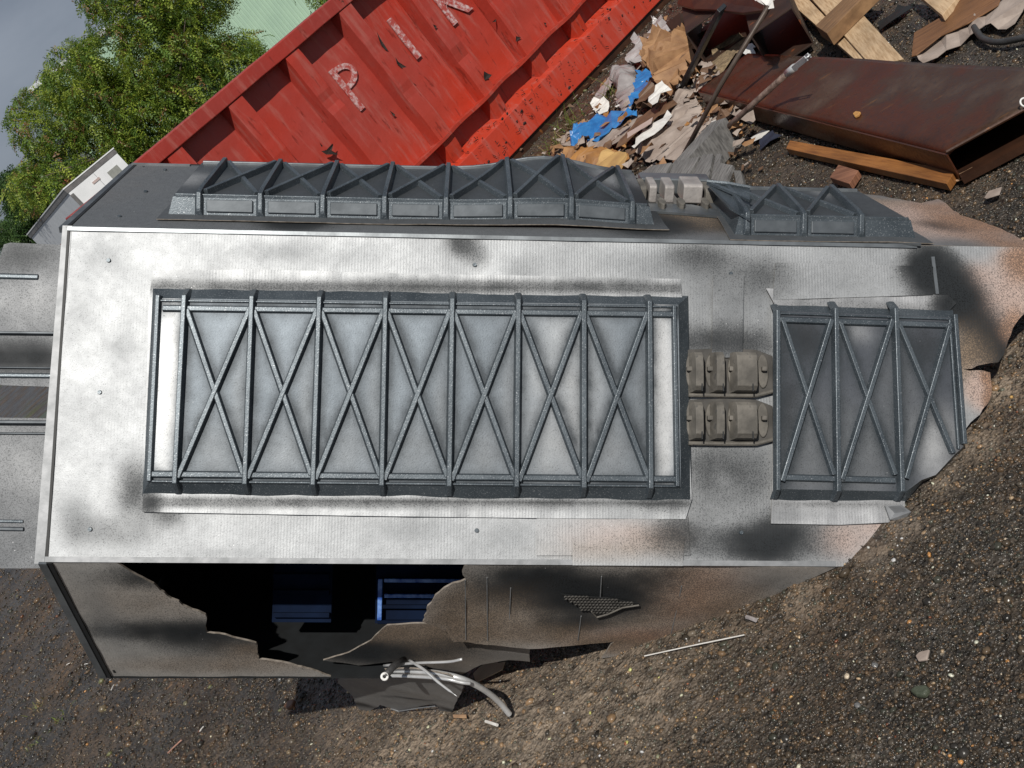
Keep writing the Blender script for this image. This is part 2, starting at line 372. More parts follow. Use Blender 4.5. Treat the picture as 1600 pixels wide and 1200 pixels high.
def visible(xy, pad=40):
    P = np.column_stack([xy, np.zeros(len(xy))]) - CAM; c = P @ M
    return (c[:, 2] > .2) & (abs(FPX * c[:, 0] / c[:, 2]) < 800 + pad) & (abs(FPX * c[:, 1] / c[:, 2]) < 600 + pad), c[:, 2]
def stone_cols(n):
    base = np.array([(.022, .022, .022), (.038, .036, .033), (.052, .044, .035), (.085, .062, .042), (.035, .040, .036), (.075, .070, .064), (.12, .095, .07), (.28, .23, .17), (.36, .20, .08), (.5, .47, .42), (.12, .05, .03)])
    p = np.array([.20, .21, .19, .19, .08, .07, .035, .008, .005, .006, .004]); p /= p.sum()
    return base[rng.choice(len(base), n, p=p)] * rng.uniform(.7, 1.2, (n, 1)) * [1.20, 1.06, .88]
n_try = 260000
spx = rng.uniform(-160, 1760, n_try); spy = rng.uniform(-160, 1320, n_try)
rays = np.column_stack([(spx - 800) / FPX, (spy - 600) / FPX, np.ones(n_try)]) @ M.T
okr = rays[:, 2] < -.10; tt = -H / np.where(okr, rays[:, 2], -1.0); pts_ = rays * tt[:, None]
hidden = (spx > 120) & (spx < 1380) & (spy > 300) & (spy < 860)
okr &= (pts_[:, 1] > .75) & (pts_[:, 1] < 13) & ~(hidden & (rng.uniform(0, 1, n_try) < .93))
xy = pts_[okr][:, :2]; dep = tt[okr]
dm = dirt_amount(xy[:, 0], xy[:, 1]); keep = rng.uniform(0, 1, len(xy)) > dm * .6; xy = xy[keep][:95000]; dep = dep[keep][:95000]
far_ = np.clip((xy[:, 0] + .2) * -1.2, 0, 1); sz = np.clip(rng.lognormal(math.log(.0032), .48, len(xy)), .0018, .016) * np.clip((dep / 2.6) ** .85, .8, 3.0)
st = stones('gravel', xy, sz, np.minimum(np.where((sz > .0085)[:, None], np.minimum(stone_cols(len(xy)), .13), stone_cols(len(xy))) * (1 + 1.6 * dirt_amount(xy[:, 0], xy[:, 1]))[:, None], .5), M_stone)
tag(st, 'loose dark gravel and grit strewn over the dirt', 'gravel', kind='stuff')
k = rng.choice(len(xy), 520, replace=False); k = k[dep[k] < 5]; nk = len(k)
st2 = stones('pebbles', xy[k] + rng.normal(0, .01, (nk, 2)), rng.uniform(.006, .012, nk), np.minimum(stone_cols(nk), .14), M_stone)
tag(st2, 'scattered larger pebbles among the gravel', 'pebbles', kind='stuff')

# ------------------------------------------------------------------ the silver mock-up section: frames
aA = M @ nrm([33700, 474, 1600.]); bB = M @ nrm([190, -11900, 1600.]); bB = nrm(bB - aA * (aA @ bB)); nN = np.cross(aA, bB)
OO = G(1310, 885)
class Frame:
    def __init__(s, o, a, b, n): s.o, s.a, s.b, s.n = o, a, b, n; s.warp = None
    def P(s, u, v, h=0.0):
        if s.warp: h = h + s.warp(u, v)
        return s.o + u * s.a + v * s.b + h * s.n
    def uv(s, x, y, h=0.0):
        d = ray(x, y); t = ((s.o + s.n * h - CAM) @ s.n) / (d @ s.n); q = CAM + d * t - s.o; return q @ s.a, q @ s.b
FR = Frame(OO, aA, bB, nN)
uTL = FR.uv(100, 355); uBL = FR.uv(78, 878)
TH = math.radians(55)
dU = bB * math.cos(TH) - nN * math.sin(TH); nU = np.cross(aA, dU)
dL = -bB * math.cos(TH) - nN * math.sin(TH); nL = np.cross(dL, aA)
WD = .55; VT = .7728
FU = Frame(FR.P(0, VT), aA, dU, nU)                   # upper slanted face, v grows away from the front edge
FL = Frame(FR.P(0, 0), aA, dL, nL)                    # lower slanted face
U0 = -1.803                                           # left end
prop = empty('painted_mockup_section', OO)
tag(prop, 'large silver and black sprayed cardboard mock-up section tilted with its torn end on dirt', 'film prop')

def blobs_to_paint(fr, uv, blobs, base, seed, n_amp=.28, mottle=.12, lines=None, metal0=.62):
    """spray coats: base silver, black puffs, bare cardboard; returns colours and metal content"""
    n = len(uv); C = np.tile(np.array(base, float), (n, 1)); Mt = np.full(n, metal0)
    nz1 = fbm(np.column_stack([uv, np.zeros(n)]), 6, 4, seed); nz2 = fbm(np.column_stack([uv, np.zeros(n)]), 22, 4, seed + 5)
    C *= (1 + mottle * nz1 + .06 * nz2)[:, None]
    for (px, py, rx_, ry_, k, kind) in sorted(blobs, key=lambda q: q[5] == 'k' and q[4] > .9):
        u, v = fr.uv(px, py); s = .00145 * (1 if fr is FR else 1.15); fy = 3.0 if abs(fr.n @ nU) > .99 else (1.9 if abs(fr.n @ nL) > .99 else 1.0)
        q = ((uv[:, 0] - u) / (rx_ * s)) ** 2 + ((uv[:, 1] - v) / (ry_ * s * fy)) ** 2
        w_ = np.clip(1 - (1 - min(k * 1.2, .985)) ** np.maximum(0, 1.15 * np.exp(-q ** 1.15) * (1 + n_amp * nz1 * 1.5 + .35 * nz2)), 0, .985)
        tgt, tm = {'k': ((.012, .013, .014), .0), 'g': ((.16, .17, .18), .5), 'c': ((.40, .24, .16), 0.05), 'p': ((.50, .38, .33), .25), 'b': ((.27, .20, .14), .1), 'w': ((.60, .61, .62), .6)}[kind]
        C = C * (1 - w_[:, None]) + np.array(tgt) * w_[:, None]; Mt = Mt * (1 - w_) + tm * w_
    if lines is not None:  # darkened along rib and brace lines, shifted slightly to one side
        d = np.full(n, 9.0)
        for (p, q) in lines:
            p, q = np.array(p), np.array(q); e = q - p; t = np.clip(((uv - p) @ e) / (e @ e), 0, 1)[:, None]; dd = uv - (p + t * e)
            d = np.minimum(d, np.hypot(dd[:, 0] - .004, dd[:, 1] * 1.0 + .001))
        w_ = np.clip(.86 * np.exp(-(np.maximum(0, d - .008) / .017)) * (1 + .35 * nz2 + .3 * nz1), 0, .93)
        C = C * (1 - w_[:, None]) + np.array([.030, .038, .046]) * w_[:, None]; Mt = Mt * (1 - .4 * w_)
    return np.clip(C, .005, .9), Mt

def sheet(name, fr, poly_uv, parent, mat, step=.012, thick=.004, blobs=(), base=(.56, .575, .59), seed=1.0, rough_h=.0015, ripple=None, mottle=.12, inner=None, lines=None, metal0=.62):
    """a sheet of board cut to an outline: dense grid clipped by the polygon, with rim and back"""
    bm = tri_poly(poly_uv)
    us = [p[0] for p in poly_uv]; vv_ = [p[1] for p in poly_uv]
    for ax, lo, hi in ((0, min(us), max(us)), (1, min(vv_), max(vv_))):
        c = lo + step
        while c < hi - step * .3:
            no = (1, 0, 0) if ax == 0 else (0, 1, 0); co = (c, 0, 0) if ax == 0 else (0, c, 0)
            bmesh.ops.bisect_plane(bm, geom=bm.verts[:] + bm.edges[:] + bm.faces[:], dist=1e-5, plane_co=co, plane_no=no); c += step
    bmesh.ops.triangulate(bm, faces=[f for f in bm.faces if len(f.verts) > 4])
    bm.verts.ensure_lookup_table(); bm.verts.index_update()
    uv = np.array([(v.co.x, v.co.y) for v in bm.verts]); F_ = [[v.index for v in f.verts] for f in bm.faces]
    bd = [(e.verts[0].index, e.verts[1].index) for e in bm.edges if len(e.link_faces) == 1]
    bm.free(); n = len(uv)
    hh = rough_h * fbm(np.column_stack([uv, np.zeros(n)]), 4, 3, seed)
    if ripple: hh = hh + np.array([ripple(u, v) for u, v in uv])
    C, Mt = blobs_to_paint(fr, uv, blobs, base, seed, mottle=mottle, lines=lines, metal0=metal0)
    top = [fr.P(u, v, h) for (u, v), h in zip(uv, hh)]; bot = [fr.P(u, v, h - thick) for (u, v), h in zip(uv, hh)]
    faces = F_ + [[i + n for i in f[::-1]] for f in F_] + [[a, b, b + n, a + n] for a, b in bd]
    mats = [mat, inner or M_int, M_edge]
    o = mesh(name, top + bot, faces, mats, parent, uv=np.vstack([uv, uv]), colors=np.vstack([C, C]), metal=np.hstack([Mt, Mt]))
    mi = [0] * len(F_) + [1] * len(F_) + [2 if inner is None else 1] * len(bd); o.data.polygons.foreach_set('material_index', mi)
    b2 = bmesh.new(); b2.from_mesh(o.data); bmesh.ops.recalc_face_normals(b2, faces=b2.faces); b2.to_mesh(o.data); b2.free()
    return o
def jag(pts, amp=.004, step=.02, seed=3, closed=True, skip=()):
    r = random.Random(seed); o = []
    for i in range(len(pts)):
        a = np.array(pts[i]); b = np.array(pts[(i + 1) % len(pts)]); d = np.linalg.norm(b - a)
        o.append(tuple(a))
        if i in skip or (not closed and i == len(pts) - 1): continue
        k = int(d / step)
        nn = nrm([-(b - a)[1], (b - a)[0]]) if d > 0 else np.zeros(2)
        for j in range(1, k): o.append(tuple(a + (b - a) * (j / k + r.uniform(-.2, .2) / k) + nn * r.uniform(-amp, amp)))
    return o

# ---- front face
front_px = [(1650, 418), (1640, 450), (1600, 490), (1583, 512), (1572, 545), (1560, 566), (1506, 577), (1547, 582), (1549, 618), (1531, 648), (1509, 670), (1505, 700), (1490, 714),
            (1462, 744), (1440, 752), (1417, 770), (1409, 790), (1404, 812), (1392, 816), (1355, 850), (1320, 884)]
fuv = [FR.uv(*p) for p in front_px]
poly = [(U0, VT), (fuv[0][0], VT)] + jag(fuv, .003, .016, 5, False)[:-1] + [(fuv[-1][0] + .002, .0), (U0, 0)]
FB = [(160, 400, 44, 30, .3, 'g'), (125, 480, 30, 60, .25, 'g'), (195, 540, 22, 26, .35, 'g'), (212, 765, 26, 40, .55, 'k'), (180, 830, 60, 22, .3, 'k'), (120, 820, 20, 30, .25, 'k'), (120, 800, 30, 26, .35, 'g'),
      (262, 800, 26, 20, .5, 'k'), (430, 395, 50, 16, .4, 'g'), (722, 380, 26, 22, .6, 'k'), (745, 400, 20, 20, .3, 'k'), (820, 420, 30, 22, .35, 'g'), (520, 400, 60, 20, .2, 'g'),
      (1090, 405, 52, 26, .6, 'k'), (1150, 440, 60, 45, .35, 'k'), (1200, 430, 40, 30, .4, 'k'), (1040, 430, 60, 30, .35, 'g'), (1130, 480, 90, 60, .45, 'g'), (1100, 535, 60, 24, .6, 'k'), (1180, 540, 40, 30, .5, 'k'),
      (1452, 415, 36, 32, 1, 'k'), (1480, 452, 38, 40, 1, 'k'), (1515, 482, 34, 32, .9, 'k'), (1548, 530, 34, 34, .9, 'k'), (1562, 565, 28, 26, .8, 'k'), (1520, 555, 30, 36, .6, 'b'), (1530, 500, 40, 60, .6, 'k'), (1500, 560, 40, 50, .6, 'b'),
      (1590, 455, 40, 44, .8, 'p'), (1530, 430, 30, 20, .5, 'p'), (1605, 408, 36, 28, .8, 'c'), (1585, 510, 20, 26, .7, 'c'), (1535, 610, 22, 26, .9, 'p'), (1545, 590, 10, 12, .9, 'c'), (1548, 625, 10, 20, .9, 'c'),
      (1120, 730, 56, 44, .6, 'k'), (1180, 745, 34, 50, .35, 'k'), (1110, 790, 60, 34, .3, 'k'), (1130, 850, 80, 24, .5, 'k'), (1200, 850, 50, 30, .8, 'k'), (1240, 820, 50, 30, .5, 'k'), (1290, 845, 40, 30, .4, 'k'),
      (1020, 840, 50, 18, .3, 'b'), (920, 860, 70, 16, .2, 'b'), (960, 835, 70, 20, .35, 'p'), (1060, 835, 40, 26, .5, 'k'), (1330, 840, 40, 30, .55, 'p'), (1380, 820, 24, 20, .6, 'p'),
      (640, 825, 60, 18, .3, 'g'), (350, 865, 80, 10, .25, 'g'), (800, 840, 40, 20, .2, 'g'), (1300, 440, 60, 30, .3, 'g'), (1170, 660, 60, 60, .4, 'g'), (980, 410, 90, 20, .25, 'g')]
fr_o = sheet('front_face', FR, poly, prop, M_paint, .012, .005, FB, (.36, .375, .39), 1.3, mottle=.13)
# lifted board patches on the front face
for (pts, bl, nm) in (([(838, 805), (1075, 808), (1078, 868), (838, 868)], FB, 'board_patch'), ([(895, 838), (1068, 840), (1066, 884), (894, 883)], FB + [(980, 860, 100, 12, .2, 'b')], 'board_patch'),
                      ([(1205, 470), (1210, 412), (1455, 418), (1455, 462)], FB, 'board_patch'), ([(1112, 432), (1160, 430), (1158, 560), (1110, 560)], FB, 'board_patch')):
    ph_ = .0045 + .003 * len([1 for _o in bpy.data.objects if _o.name.startswith('board_patch')]); f2 = Frame(FR.P(0, 0, ph_), aA, bB, nN)
    sheet(nm, f2, [FR.uv(*p) for p in pts], prop, M_paint, .02, .002, bl, (.39, .405, .42), 4.1, .0003)

# ---- upper face
up_px = [(1640, 385), (1600, 376), (1566, 358), (1530, 345), (1500, 336), (1478, 318), (1465, 311), (1440, 318), (1405, 311), (1365, 305), (1300, 300)]
uuv = [FU.uv(*p) for p in up_px]
pu = [(U0, 0), (uuv[0][0], 0)] + jag(uuv, .004, .02, 9, False) + [FU.uv(1120, 300), FU.uv(1100, 330), FU.uv(1010, 318), FU.uv(990, 290)] + [(FU.uv(960, 262)[0], WD), (U0, WD)]
UB = [(250, 300, 160, 40, .9, 'g'), (150, 330, 60, 30, .6, 'g'), (200, 285, 60, 30, .5, 'b'), (450, 300, 300, 60, .9, 'g'), (800, 300, 300, 60, .9, 'g'), (1070, 345, 60, 14, .9, 'k'), (1090, 335, 60, 20, .75, 'b'), (1180, 350, 40, 18, .95, 'k'), (1010, 350, 60, 14, .8, 'k'),
      (460, 350, 40, 8, .8, 'k'), (1300, 330, 120, 30, .8, 'g'), (1400, 330, 50, 20, .7, 'b'), (1440, 345, 70, 22, .8, 'p'), (1470, 325, 40, 14, .6, 'c'), (1540, 362, 60, 14, .5, 'c'), (1600, 390, 60, 16, .7, 'c'), (1500, 350, 60, 6, .5, 'k'), (1510, 385, 40, 10, .5, 'g'), (1480, 352, 30, 8, .6, 'k'), (1520, 345, 50, 12, .85, 'c')]
sheet('upper_face', FU, pu, prop, M_paint, .014, .005, UB, (.22, .23, .24), 2.2)

# ---- lower face, two torn pieces with the hole between them
lA = [(U0 * 1, 0), (FL.uv(185, 882)[0], 0)] + jag([FL.uv(*p) for p in [(205, 893), (240, 912), (262, 932), (300, 953), (321, 961), (323, 989), (352, 993), (382, 1001), (400, 1006), (404, 1032), (440, 1036), (480, 1045), (520, 1058), (530, 1070)]], .003, .014, 11, False)[:-1] + \
     [(U0, WD)]
lA = [(u, v) for u, v in lA if v < WD - .004 or u < U0 + .01]; lA = lA[:-1] + [(lA[-2][0] + .01, WD), lA[-1]]
LB = [(250, 940, 120, 30, .35, 'b'), (330, 1000, 90, 24, .7, 'k'), (250, 985, 120, 14, .7, 'k'), (230, 900, 60, 14, .6, 'k'), (420, 1020, 60, 14, .6, 'b'), (350, 1040, 160, 14, .5, 'b'), (160, 960, 20, 60, .3, 'g'),
      (740, 985, 60, 30, .7, 'b'), (790, 920, 60, 26, .7, 'k'), (850, 905, 50, 18, .9, 'k'), (930, 935, 70, 26, .98, 'k'), (820, 960, 90, 30, .5, 'b'), (900, 975, 50, 12, .7, 'k'), (1040, 940, 80, 50, .6, 'b'), (1100, 930, 60, 40, .55, 'c'), (1000, 1000, 90, 16, .7, 'c'), (1200, 915, 60, 20, .5, 'g'), (1150, 950, 60, 30, .5, 'b'), (860, 990, 60, 14, .6, 'b'), (700, 950, 40, 40, .5, 'b'), (1000, 905, 60, 14, .5, 'k'), (950, 1010, 60, 12, .7, 'b')]
sheet('lower_face', FL, lA, prop, M_paint, .014, .005, LB, (.50, .49, .47), 3.3, .004, metal0=.52, mottle=.3)
lB = [(FL.uv(1310, 885)[0], 0)] + jag([FL.uv(*p) for p in [(1265, 905), (1225, 925), (1180, 950), (1130, 977), (1080, 1000), (1020, 1016), (962, 1026), (940, 1029), (955, 1008), (960, 1004), (900, 1008), (868, 1010), (828, 1013)]], .002, .02, 13, False) + \
     jag([FL.uv(*p) for p in [(770, 1008), (735, 1004), (709, 1000), (700, 985), (684, 971), (661, 958), (667, 938), (680, 920), (700, 910), (728, 905), (722, 892)]], .003, .012, 15, False) + [(FL.uv(726, 884)[0], 0)]
def curl(u, v):
    u0, v0 = FL.uv(735, 940); r = (u0 - u)
    return .55 * max(0, r) ** 1.25 * .6
sheet('lower_face', FL, lB, prop, M_paint, .012, .005, LB, (.50, .48, .455), 5.3, .006, ripple=curl, metal0=.52, mottle=.3)
# creases in the lower board
for (x1, y1, x2, y2) in ((727, 905, 728, 998), (761, 902, 762, 1000), (798, 918, 796, 972), (1065, 915, 1048, 992), (908, 962, 903, 1000), (940, 900, 936, 960)):
    a, b = FL.uv(x1, y1), FL.uv(x2, y2)
    MB().tube([FL.P(a[0], a[1], .001 + curl(*a)), FL.P((a[0] + b[0]) / 2, (a[1] + b[1]) / 2, .002 + curl((a[0] + b[0]) / 2, (a[1] + b[1]) / 2)), FL.P(b[0], b[1], .001 + curl(*b))], .0013, 6).build('crease', M_trim, prop)
# exposed honeycomb core in the torn patch
hc = [FL.uv(*p) for p in [(876, 926), (905, 930), (950, 932), (975, 937), (998, 941), (972, 945), (950, 955), (932, 960), (924, 950), (910, 950), (895, 938)]]
hf = Frame(FL.P(0, 0, .003), aA, dL, nL)
mbh = MB(); mbh.prism([hf.P(u, v, .001) for u, v in hc], [hf.P(u, v, -.001) for u, v in hc]); hco = mbh.build('torn_patch', M_black, prop)
hex_ = MB(); us = np.array(hc); st_ = .0085
for i in range(int((us[:, 0].max() - us[:, 0].min()) / st_)):
    for j in range(int((us[:, 1].max() - us[:, 1].min()) / (st_ * 1.5))):
        u = us[:, 0].min() + (i + (j % 2) * .5) * st_; v = us[:, 1].min() + j * st_ * 1.5
        if inpoly(np.array([[u, v]]), hc)[0]:
            ring = [(u + .0045 * math.cos(k * math.pi / 3 + .5), v + .0068 * math.sin(k * math.pi / 3 + .5)) for k in range(6)]
            for k in range(6):
                p, q = ring[k], ring[(k + 1) % 6]; hex_.add([hf.P(*p, .0012), hf.P(*q, .0012), hf.P(*q, .005), hf.P(*p, .005)], [(0, 1, 2, 3)])
ho = hex_.build('honeycomb_core', M_foamd, hco); tag(ho, kind='stuff')
lipm = MB(); lp = [FL.uv(*p) for p in [(998, 941), (972, 945), (950, 955), (932, 960), (924, 951)]]
lipm.tube([hf.P(u, v, .005) for u, v in lp], .0022, 6).build('torn_edge', M_foam, hco)

# ---- unseen back, added in black to close the shell and darken the hole
bk = [FR.P(0, VT) + dU * WD, FR.P(0, VT) + dU * WD - nN * .42 - bB * .28, FR.P(0, 0) + dL * WD - nN * .42 + bB * .28, FR.P(0, 0) + dL * WD]
for i in range(3):
    p, q = bk[i], bk[i + 1]; L0, L1 = U0 * 1, -.35 if i < 1 else -.62
    if i == 2: L1 = -1.28
    e = nrm(q - p); nn_ = nrm(np.cross(aA, e))
    cz = lambda pt: (-pt[2] - .02) / aA[2] * .985
    if i == 0: ul = FU.uv(975, 290)[0]; cz = lambda pt: ul
    if i == 2: ul2 = FL.uv(690, 1058)[0]; cz = lambda pt: ul2
    qs = [p + aA * L0, p + aA * cz(p), q + aA * cz(q), q + aA * L0]
    m_ = MB(); m_.prism(qs, [x + nn_ * .006 for x in qs])
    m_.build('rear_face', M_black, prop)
ec = [FR.P(0, .012), FR.P(0, VT - .012), bk[0] - dU * .02, bk[1] + bB * .0, bk[2], bk[3] - dL * .02]
ec = [x - nN * .012 * (j_ < 2) + aA * (U0 + .02) for j_, x in enumerate(ec)]
m_ = MB(); m_.prism(ec, [x + aA * .006 for x in ec]); m_.build('end_light_block', M_black, prop)  # plate added over the open end to keep light out of the shell

# ---- edge trims and seams
def strip(name, fr, p1, p2, w_, h0, h1, mat, parent=None):
    a, b = np.array(p1), np.array(p2); d = nrm(b - a); n_ = np.array([-d[1], d[0]]) * w_ / 2
    c = [a - n_, b - n_, b + n_, a + n_]; m_ = MB()
    m_.prism([fr.P(*q, h1) for q in c], [fr.P(*q, h0) for q in c]); return m_.build(name, mat, parent or prop)
strip('edge_trim', FR, (U0 - .004, .006), (-.008, .006), .012, -.003, .006, M_trim)
strip('edge_trim', FR, (U0 - .004, VT - .004), (.22, VT - .004), .009, -.003, .0045, M_trim2)
strip('edge_trim', FR, (U0 - .002, .0), (U0 - .002, VT), .006, -.01, .002, M_black)  # black strips here and below draw the shaded gap beside the trim
strip('edge_trim', FR, (U0 - .018, -.004), (U0 - .006, VT + .004), .022, -.014, .000, M_trim)
strip('edge_trim', FU, (U0 - .006, .0), (U0 - .004, WD), .008, -.012, .001, M_black)
strip('edge_trim', FU, (U0 - .018, .0), (U0 - .014, WD), .016, -.014, .000, M_trim2)
strip('edge_trim', FL, (U0 + .004, .0), (U0 + .004, WD), .012, -.002, .004, M_black)
strip('edge_trim', FL, (U0 - .010, .0), (U0 - .010, WD), .018, -.006, .006, M_trim2)
strip('edge_trim', FU, (FU.uv(205, 258)[0], WD - .006), (FU.uv(300, 256)[0], WD - .006), .010, -.003, .004, M_trim)
strip('seam_tape', FR, FR.uv(1456, 402), FR.uv(1463, 460), .008, .0005, .006, M_trim2)
strip('seam_tape', FU, FU.uv(1165, 366), FU.uv(1438, 384), .010, .0005, .006, M_trim2)
for (x, y) in ((170, 407), (156, 613), (141, 827), (745, 829), (1158, 832), (742, 414), (1142, 428)):  # dark raised dots stand in for small shaded holes in the board
    u, v = FR.uv(x, y); s = MB(); s.tube([FR.P(u, v, 0), FR.P(u, v, .004)], [.0055, .0045], 10); so_ = s.build('hole_dot', M_rib, prop)
for (x, y) in ((228, 300), (187, 339), (258, 266)):
    u, v = FU.uv(x, y); s = MB(); s.tube([FU.P(u, v, 0), FU.P(u, v, .004)], [.0055, .0045], 10); s.build('hole_dot', M_rib, prop)

# ---- moulded truss panels
def ridge(name, fr, p, q, parent, base=.019, top=.009, h0=.0, h1=.014, ext=None, mat=None, nseg=6):
    """trapezoid bead along p -> q lying at height h0 on the frame; ext: slopes down past the ends"""
    p, q = np.array(p, float), np.array(q, float); d = nrm(q - p); n_ = np.array([-d[1], d[0]]); v = []; f = []
    st_pts = [(p + (q - p) * k / nseg, h0, h1) for k in range(nseg + 1)]
    if ext:
        L, lo = ext
        st_pts = [(p - d * L, lo, lo + .010)] + st_pts + [(q + d * L, lo, lo + .010)]
    for c, a, b in st_pts:
        v += [fr.P(*(c - n_ * base / 2), a - .002), fr.P(*(c - n_ * top / 2), b), fr.P(*(c + n_ * top / 2), b), fr.P(*(c + n_ * base / 2), a - .002)]
    for k in range(len(st_pts) - 1):
        o_ = 4 * k
        for j in range(3): f.append((o_ + j, o_ + j + 1, o_ + j + 5, o_ + j + 4))
    f += [(0, 1, 2, 3), tuple(4 * (len(st_pts) - 1) + j for j in (3, 2, 1, 0))]
    m_ = MB(); m_.add(v, f); return m_.build(name, mat or M_rib, parent, bevel=.0012)

def tray(name, fr, ptop, pbot, hgt, parent, blobs, base, seed, warpstep=.009, lines=None):
    """raised plateau with sloping walls"""
    o = sheet(name, Frame(fr.o + fr.n * hgt, fr.a, fr.b, fr.n) if fr.warp is None else WarpF(fr, hgt), ptop, parent, M_tray, warpstep, .003, blobs, base, seed, .0004, mottle=.10, inner=M_rib, lines=lines)
    m_ = MB(); n = len(ptop); seg = 8; V_ = []
    def dens(P_):
        r = []
        for i in range(n):
            a, b = np.array(P_[i]), np.array(P_[(i + 1) % n])
            r += [a + (b - a) * k / seg for k in range(seg)]
        return r
    T, B = dens(ptop), dens(pbot); N_ = len(T)
    mid = [(t * .12 + b_ * .88) for t, b_ in zip(T, B)]
    m_.add([fr.P(*t, hgt) for t in T] + [fr.P(*b_, .006) for b_ in mid] + [fr.P(*b_, -.001) for b_ in B],
           [(i, (i + 1) % N_, (i + 1) % N_ + N_, i + N_) for i in range(N_)] + [(i + N_, (i + 1) % N_ + N_, (i + 1) % N_ + 2 * N_, i + 2 * N_) for i in range(N_)])
    m_.build('panel_wall', M_rib, parent); return o
class WarpF(Frame):
    def __init__(s, fr, h): s.o, s.a, s.b, s.n = fr.o + fr.n * h, fr.a, fr.b, fr.n; s.warp = fr.warp

# front large panel
HP = .030
def fu(x, y, h=HP): return FR.uv(x, y, h)
mp1 = empty('moulded_panel', np.array(FR.P(*FR.uv(640, 620))) - OO); mp1.parent = prop
tag(mp1, 'long dark moulded truss panel on the silver front')
flange = [FR.uv(*p) for p in [(240, 424), (400, 422), (620, 428), (820, 432), (1062, 437), (1066, 480), (1080, 780), (1070, 811), (880, 810), (560, 806), (224, 800), (226, 745), (234, 470)]]
ffr = Frame(FR.P(0, 0, .0075), aA, bB, nN)
fl_b = [(300, 432, 40, 10, .3, 'g'), (640, 436, 60, 12, .35, 'g'), (960, 440, 60, 12, .4, 'g'), (1040, 790, 40, 14, .3, 'k'), (230, 790, 16, 26, .6, 'k'), (880, 790, 50, 10, .25, 'g')] + \
       [(x, 449, 190, 9, .55, 'k') for x in (350, 660, 960)] + [(x, 785, 190, 6, .5, 'k') for x in (350, 660, 960)]
def fl_rip(u, v): return .0030 * mnoise.noise(Vector((u * 11, v * 3, 1.5))) + .0012 * mnoise.noise(Vector((u * 31, v * 9, 4.5)))
sheet('flange', ffr, flange, mp1, M_paint, .012, .002, fl_b, (.42, .435, .45), 7.7, .001, ripple=fl_rip)
TX = [290, 395, 500, 603, 707, 810, 912, 1014]; BX = [275, 384, 490, 597, 702, 807, 912, 1016]
yt = lambda x: 466 + (x - 290) * .0125; yb = lambda x: 753 + (x - 290) * .010
ptop = [fu(247, 466), fu(1060, 476), fu(1064, 761), fu(232, 752)]
pbot = [FR.uv(238, 448), FR.uv(1076, 462), FR.uv(1082, 786), FR.uv(222, 776)]
FBp = []
for i in range(7):
    cx = (TX[i] + TX[i + 1] + BX[i] + BX[i + 1]) / 4
    for (dx, dy, rx_, ry_, k) in ((0, 95, 30, 40, .45), (38, 30, 12, 70, .4)):
        FBp.append((cx + dx, 610 + dy, rx_, ry_, k, 'g'))
FBp += [(262, 600, 14, 120, .7, 'w'), (1036, 610, 12, 120, .8, 'w'), (880, 620, 60, 140, .3, 'w')]
LN1 = [(fu(TX[i], 460), fu(BX[i], 760)) for i in range(8)] + [(fu(TX[i], 478), fu(BX[i + 1], 745)) for i in range(7)] + [(fu(TX[i + 1], 478), fu(BX[i], 745)) for i in range(7)] + [(fu(250, 476), fu(1060, 486)), (fu(236, 747), fu(1062, 756))]
tray('panel_skin', FR, ptop, pbot, HP, mp1, FBp, (.165, .192, .22), 8.8, lines=LN1)
for i in range(8):
    ridge('rib', FR, fu(TX[i], yt(TX[i]) - 3), fu(BX[i], yb(BX[i]) + 3), mp1, .020, .010, HP, HP + .016, ext=(.022, .006))
for i in range(7):
    p0, p1 = fu(TX[i] + 3, yt(TX[i]) + 18), fu(BX[i + 1] - 3, yb(BX[i + 1]) - 12)
    q0, q1 = fu(TX[i + 1] - 3, yt(TX[i + 1]) + 14), fu(BX[i] + 4, yb(BX[i]) - 6)
    ridge('brace', FR, q0, q1, mp1, .019, .010, HP, HP + .012)
    ridge('brace', FR, p0, p1, mp1, .019, .010, HP, HP + .0098)
for (xa, ya, xb, yb_) in ((255, 482, 1056, 492), (238, 741, 1060, 749)):
    ridge('rail', FR, fu(xa, ya), fu(xb, yb_), mp1, .019, .011, HP, HP + .0075, nseg=14)
ridge('rail', FR, fu(250, 470), fu(1058, 480), mp1, .008, .004, HP, HP + .005, nseg=14)
ridge('rail', FR, fu(236, 752), fu(1062, 760), mp1, .008, .004, HP, HP + .005, nseg=14)
ridge('end_rail', FR, fu(248, 462), fu(234, 752), mp1, .018, .009, HP, HP + .010)
ridge('end_rail', FR, fu(1053, 478), fu(1058, 760), mp1, .016, .008, HP, HP + .010)

# front small panel by the torn end
mp2 = empty('moulded_panel', np.array(FR.P(*FR.uv(1350, 620))) - OO); mp2.parent = prop
tag(mp2, 'short dark moulded truss panel cut off by the torn end')
flange2 = [FR.uv(*p) for p in [(1195, 452), (1300, 456), (1480, 462), (1492, 475), (1478, 490), (1410, 760), (1412, 790), (1404, 813), (1392, 816), (1310, 820), (1203, 818), (1204, 785), (1210, 480)]]
fl2b = [(1250, 466, 60, 10, .4, 'g'), (1340, 466, 40, 10, .3, 'g'), (1230, 805, 40, 10, .4, 'g'), (1480, 475, 20, 20, .9, 'k')] + [(1350, 480, 160, 7, .35, 'k'), (1300, 788, 120, 6, .35, 'k')]
sheet('flange', ffr, flange2, mp2, M_paint, .012, .002, fl2b, (.42, .43, .445), 9.7, .001, ripple=fl_rip)
TX2 = [1215, 1304, 1397]; BX2 = [1216, 1309, 1410]
ptop2 = [fu(1212, 486), fu(1490, 496), fu(1500, 560), fu(1506, 640), fu(1505, 698), fu(1490, 712), fu(1462, 742), fu(1440, 750), fu(1416, 768), fu(1214, 764)]
